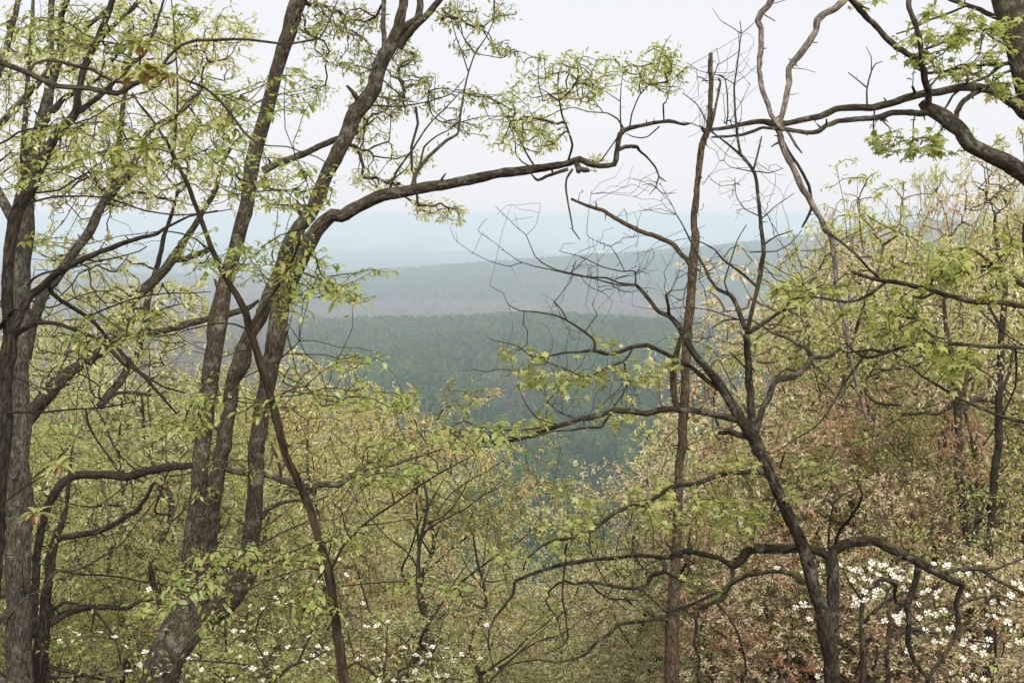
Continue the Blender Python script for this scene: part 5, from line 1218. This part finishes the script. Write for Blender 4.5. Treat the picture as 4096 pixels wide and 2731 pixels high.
PROTO = {}
for k, kind in enumerate(['oak', 'olive', 'pale', 'cream', 'rust', 'lime', 'gold']):
    PROTO[kind] = [wood_proto(100 + 10 * k + v, kind, W=3.1 + 0.5 * v, natt=680 if kind != 'gold' else 520, lsize={'lime': 1.0}.get(kind, 1.6)) for v in range(3 if kind in ('oak', 'cream', 'olive', 'lime') else 2)]
KINDS = {'oak': ('yellow-green oak', 'yellow-green oaks on the slope'), 'olive': ('olive-leaved tree', 'olive-leaved trees on the slope'), 'pale': ('pale young oak', 'pale young oaks on the slope'),
         'cream': ('cream-tasselled oak', 'cream-tasselled oaks on the slope'), 'rust': ('rusty red-budded maple', 'rusty maples on the slope'), 'lime': ('lime-green maple', 'lime-green maples on the slope'), 'gold': ('golden-leaved tree', 'golden trees on the slope')}
MARKS = [(-60, 'off beside the grey trunk'), (70, 'behind the grey trunk'), (180, 'behind the arched dark tree'), (320, 'left of the three-stemmed oak'), (470, 'behind the left stem of the oak'), (600, 'behind the right stem of the oak'), (720, 'behind the leafy sapling'),
         (860, 'just right of the leafy sapling'), (1020, 'under the end of the oak limb'), (1180, 'left of the gap to the pines'), (1330, 'below the gap to the pines'), (1480, 'just left of the dead snag'), (1600, 'behind the dead snag'), (1730, 'between snag and forked tree'),
         (1850, 'behind the forked tree'), (1980, 'above the white dogwood'), (2130, 'behind the buckeye branches'), (2290, 'beside the right edge'), (2500, 'beyond the right edge')]
PUT = []
def write_labels():
    fam = {}
    for root, kind, u, d in PUT:
        rank = 'nearest rank' if d < 24 else 'second rank' if d < 33 else 'third rank' if d < 45 else 'fourth rank' if d < 62 else 'fifth rank' if d < 86 else 'farthest rank'
        mk = min(MARKS, key=lambda q: abs(q[0] - u))[1]
        fam.setdefault((kind, rank, mk), []).append((u, root))
    for (kind, rank, mk), L_ in fam.items():
        L_.sort(key=lambda q: q[0])
        for k, (u, root) in enumerate(L_):
            pre = '' if len(L_) == 1 else ('left ', 'right ')[k] if len(L_) == 2 else ('leftmost ', 'second ', 'third ', 'fourth ', 'fifth ', 'sixth ')[min(k, 5)]
            tag(root, pre + KINDS[kind][0] + ' ' + mk + ', ' + rank + ' down the slope', 'tree', KINDS[kind][1])
UT = [-200, 0, 200, 400, 600, 720, 900, 1000, 1080, 1150, 1250, 1350, 1450, 1550, 1650, 1740, 1830, 1900, 2000, 2352, 2600]
VT = [620, 640, 640, 680, 690, 740, 850, 940, 1100, 1190, 1225, 1225, 1150, 1020, 900, 790, 600, 400, 310, 300, 300]
rg = np.random.default_rng(77)
def kind_at(u, back):
    if u < 560: c = [('olive', 5), ('oak', 4), ('pale', 1), ('gold', 1)]
    elif u < 850: c = [('oak', 4), ('gold', 3), ('pale', 3), ('cream', 1)]
    elif u < 1250: c = [('pale', 5), ('oak', 4), ('cream', 2), ('gold', 1)]
    elif u < 1650: c = [('lime', 5), ('cream', 3), ('pale', 3), ('oak', 1)]
    elif u < 1850: c = [('cream', 4), ('lime', 2), ('rust', 4)]
    else: c = [('cream', 4), ('rust', 3), ('oak', 2), ('pale', 2)]
    w_ = np.array([b for a, b in c], float)
    return c[int(rg.choice(len(c), p=w_ / w_.sum()))][0]
def put(u, d, vtop, kind, var=None):
    x = (u - 1176) / 2641 * d * 1.0
    y = d
    z0 = float(gz(x, y))
    ang = PITCH + math.atan((vtop - 784) / 2641)
    ztop = -d * math.tan(ang)
    H = ztop - z0
    if H < 2.2: return
    fams = PROTO[kind]
    me = fams[int(rg.integers(0, len(fams)))]
    s = H / 10.4
    root = bpy.data.objects.new('woodland_tree', None); COL.objects.link(root)
    root.location = (x, y, z0); root.rotation_euler = (0, 0, float(rg.uniform(0, 6.283)))
    sw = min(max(s, 0.62), 1.25) * float(rg.uniform(0.9, 1.1))
    root.scale = (sw, sw, s)
    PUT.append((root, kind, u, d))
    for nm, m in zip(('trunk', 'twigs', 'foliage'), me):
        o = link(nm, m, root)
        if nm != 'trunk': tag(o, kind='stuff')
rows = [(17, 24, 16, 560, 260), (24, 32, 22, 330, 200), (32, 44, 26, 190, 140), (44, 60, 30, 60, 110), (60, 85, 34, 15, 60), (85, 120, 34, 0, 40)]
for d0, d1, n, low, jit in rows:
    us = (np.arange(n) + rg.uniform(-0.4, 0.4, n)) / n * 2700 - 170
    for u in us:
        d = float(rg.uniform(d0, d1))
        v = float(np.interp(u, UT, VT)) + low * (0.55 if u > 1750 else 1.0) * float(rg.uniform(0.55, 1.15)) + float(rg.uniform(0, jit))
        v = min(v, 1500)
        put(float(u), d, v, kind_at(u, d))
# crowns that stand up against the sky and the far hills
for u, d, v, kind in [(1940, 24, 225, 'cream'), (2060, 27, 245, 'oak'), (2180, 24, 235, 'cream'), (2300, 25, 220, 'oak'), (1860, 26, 400, 'cream'), (2010, 21, 330, 'oak'), (1800, 24, 690, 'cream'), (1730, 28, 780, 'rust'), (2140, 19, 520, 'lime'), (2280, 18, 540, 'lime'),
                      (1010, 20, 760, 'gold'), (920, 22, 730, 'olive'), (760, 26, 700, 'gold'), (640, 30, 700, 'gold'), (500, 24, 660, 'oak'), (350, 22, 600, 'pale'), (230, 24, 620, 'pale'), (120, 26, 640, 'oak'), (1110, 22, 990, 'pale'), (1480, 30, 960, 'cream'), (1560, 26, 930, 'cream'), (1640, 28, 880, 'cream'), (1250, 34, 1150, 'oak'),]:
    put(u, d, v, kind)
for u, d, v, kind in [(1760, 17, 980, 'rust'), (1850, 18.5, 800, 'cream'), (1930, 17, 900, 'rust'), (2010, 16, 1010, 'cream'), (2080, 18, 820, 'rust'), (2160, 16.5, 930, 'lime'), (2240, 17.5, 860, 'rust'), (2330, 16, 960, 'cream'), (1820, 16, 1180, 'cream'), (1960, 15, 1260, 'rust'), (2110, 15, 1220, 'cream'), (2270, 15, 1200, 'rust'), (1700, 19, 960, 'lime')]:
    put(u, d, v, kind)
write_labels()
# ---------------------------------------------------------------- haze over the valley
mh, t, N, L = nodes('haze')
o = N.new('ShaderNodeOutputMaterial'); v = N.new('ShaderNodeVolumePrincipled')
v.inputs['Color'].default_value = (0.79, 0.915, 0.988, 1)
v.inputs['Density'].default_value = 0.00032
v.inputs['Density Attribute'].default_value = ''
v.inputs['Anisotropy'].default_value = 0.15
L.new(v.outputs[0], o.inputs['Volume'])
try: mh.cycles.homogeneous_volume = True
except Exception: pass
mb = MB()
a, b0, b1 = 21800.0, -262.0, 6.0
vv = [(x_, y_, z_) for z_ in (b0, b1) for x_, y_ in ((-a, -a), (a, -a), (a, a), (-a, a))]
mb.add(vv, f4=[(0, 3, 2, 1), (4, 5, 6, 7), (0, 1, 5, 4), (1, 2, 6, 5), (2, 3, 7, 6), (3, 0, 4, 7)])
tag(link('haze', mb.mesh('haze', mh, smooth=False)), kind='stuff')
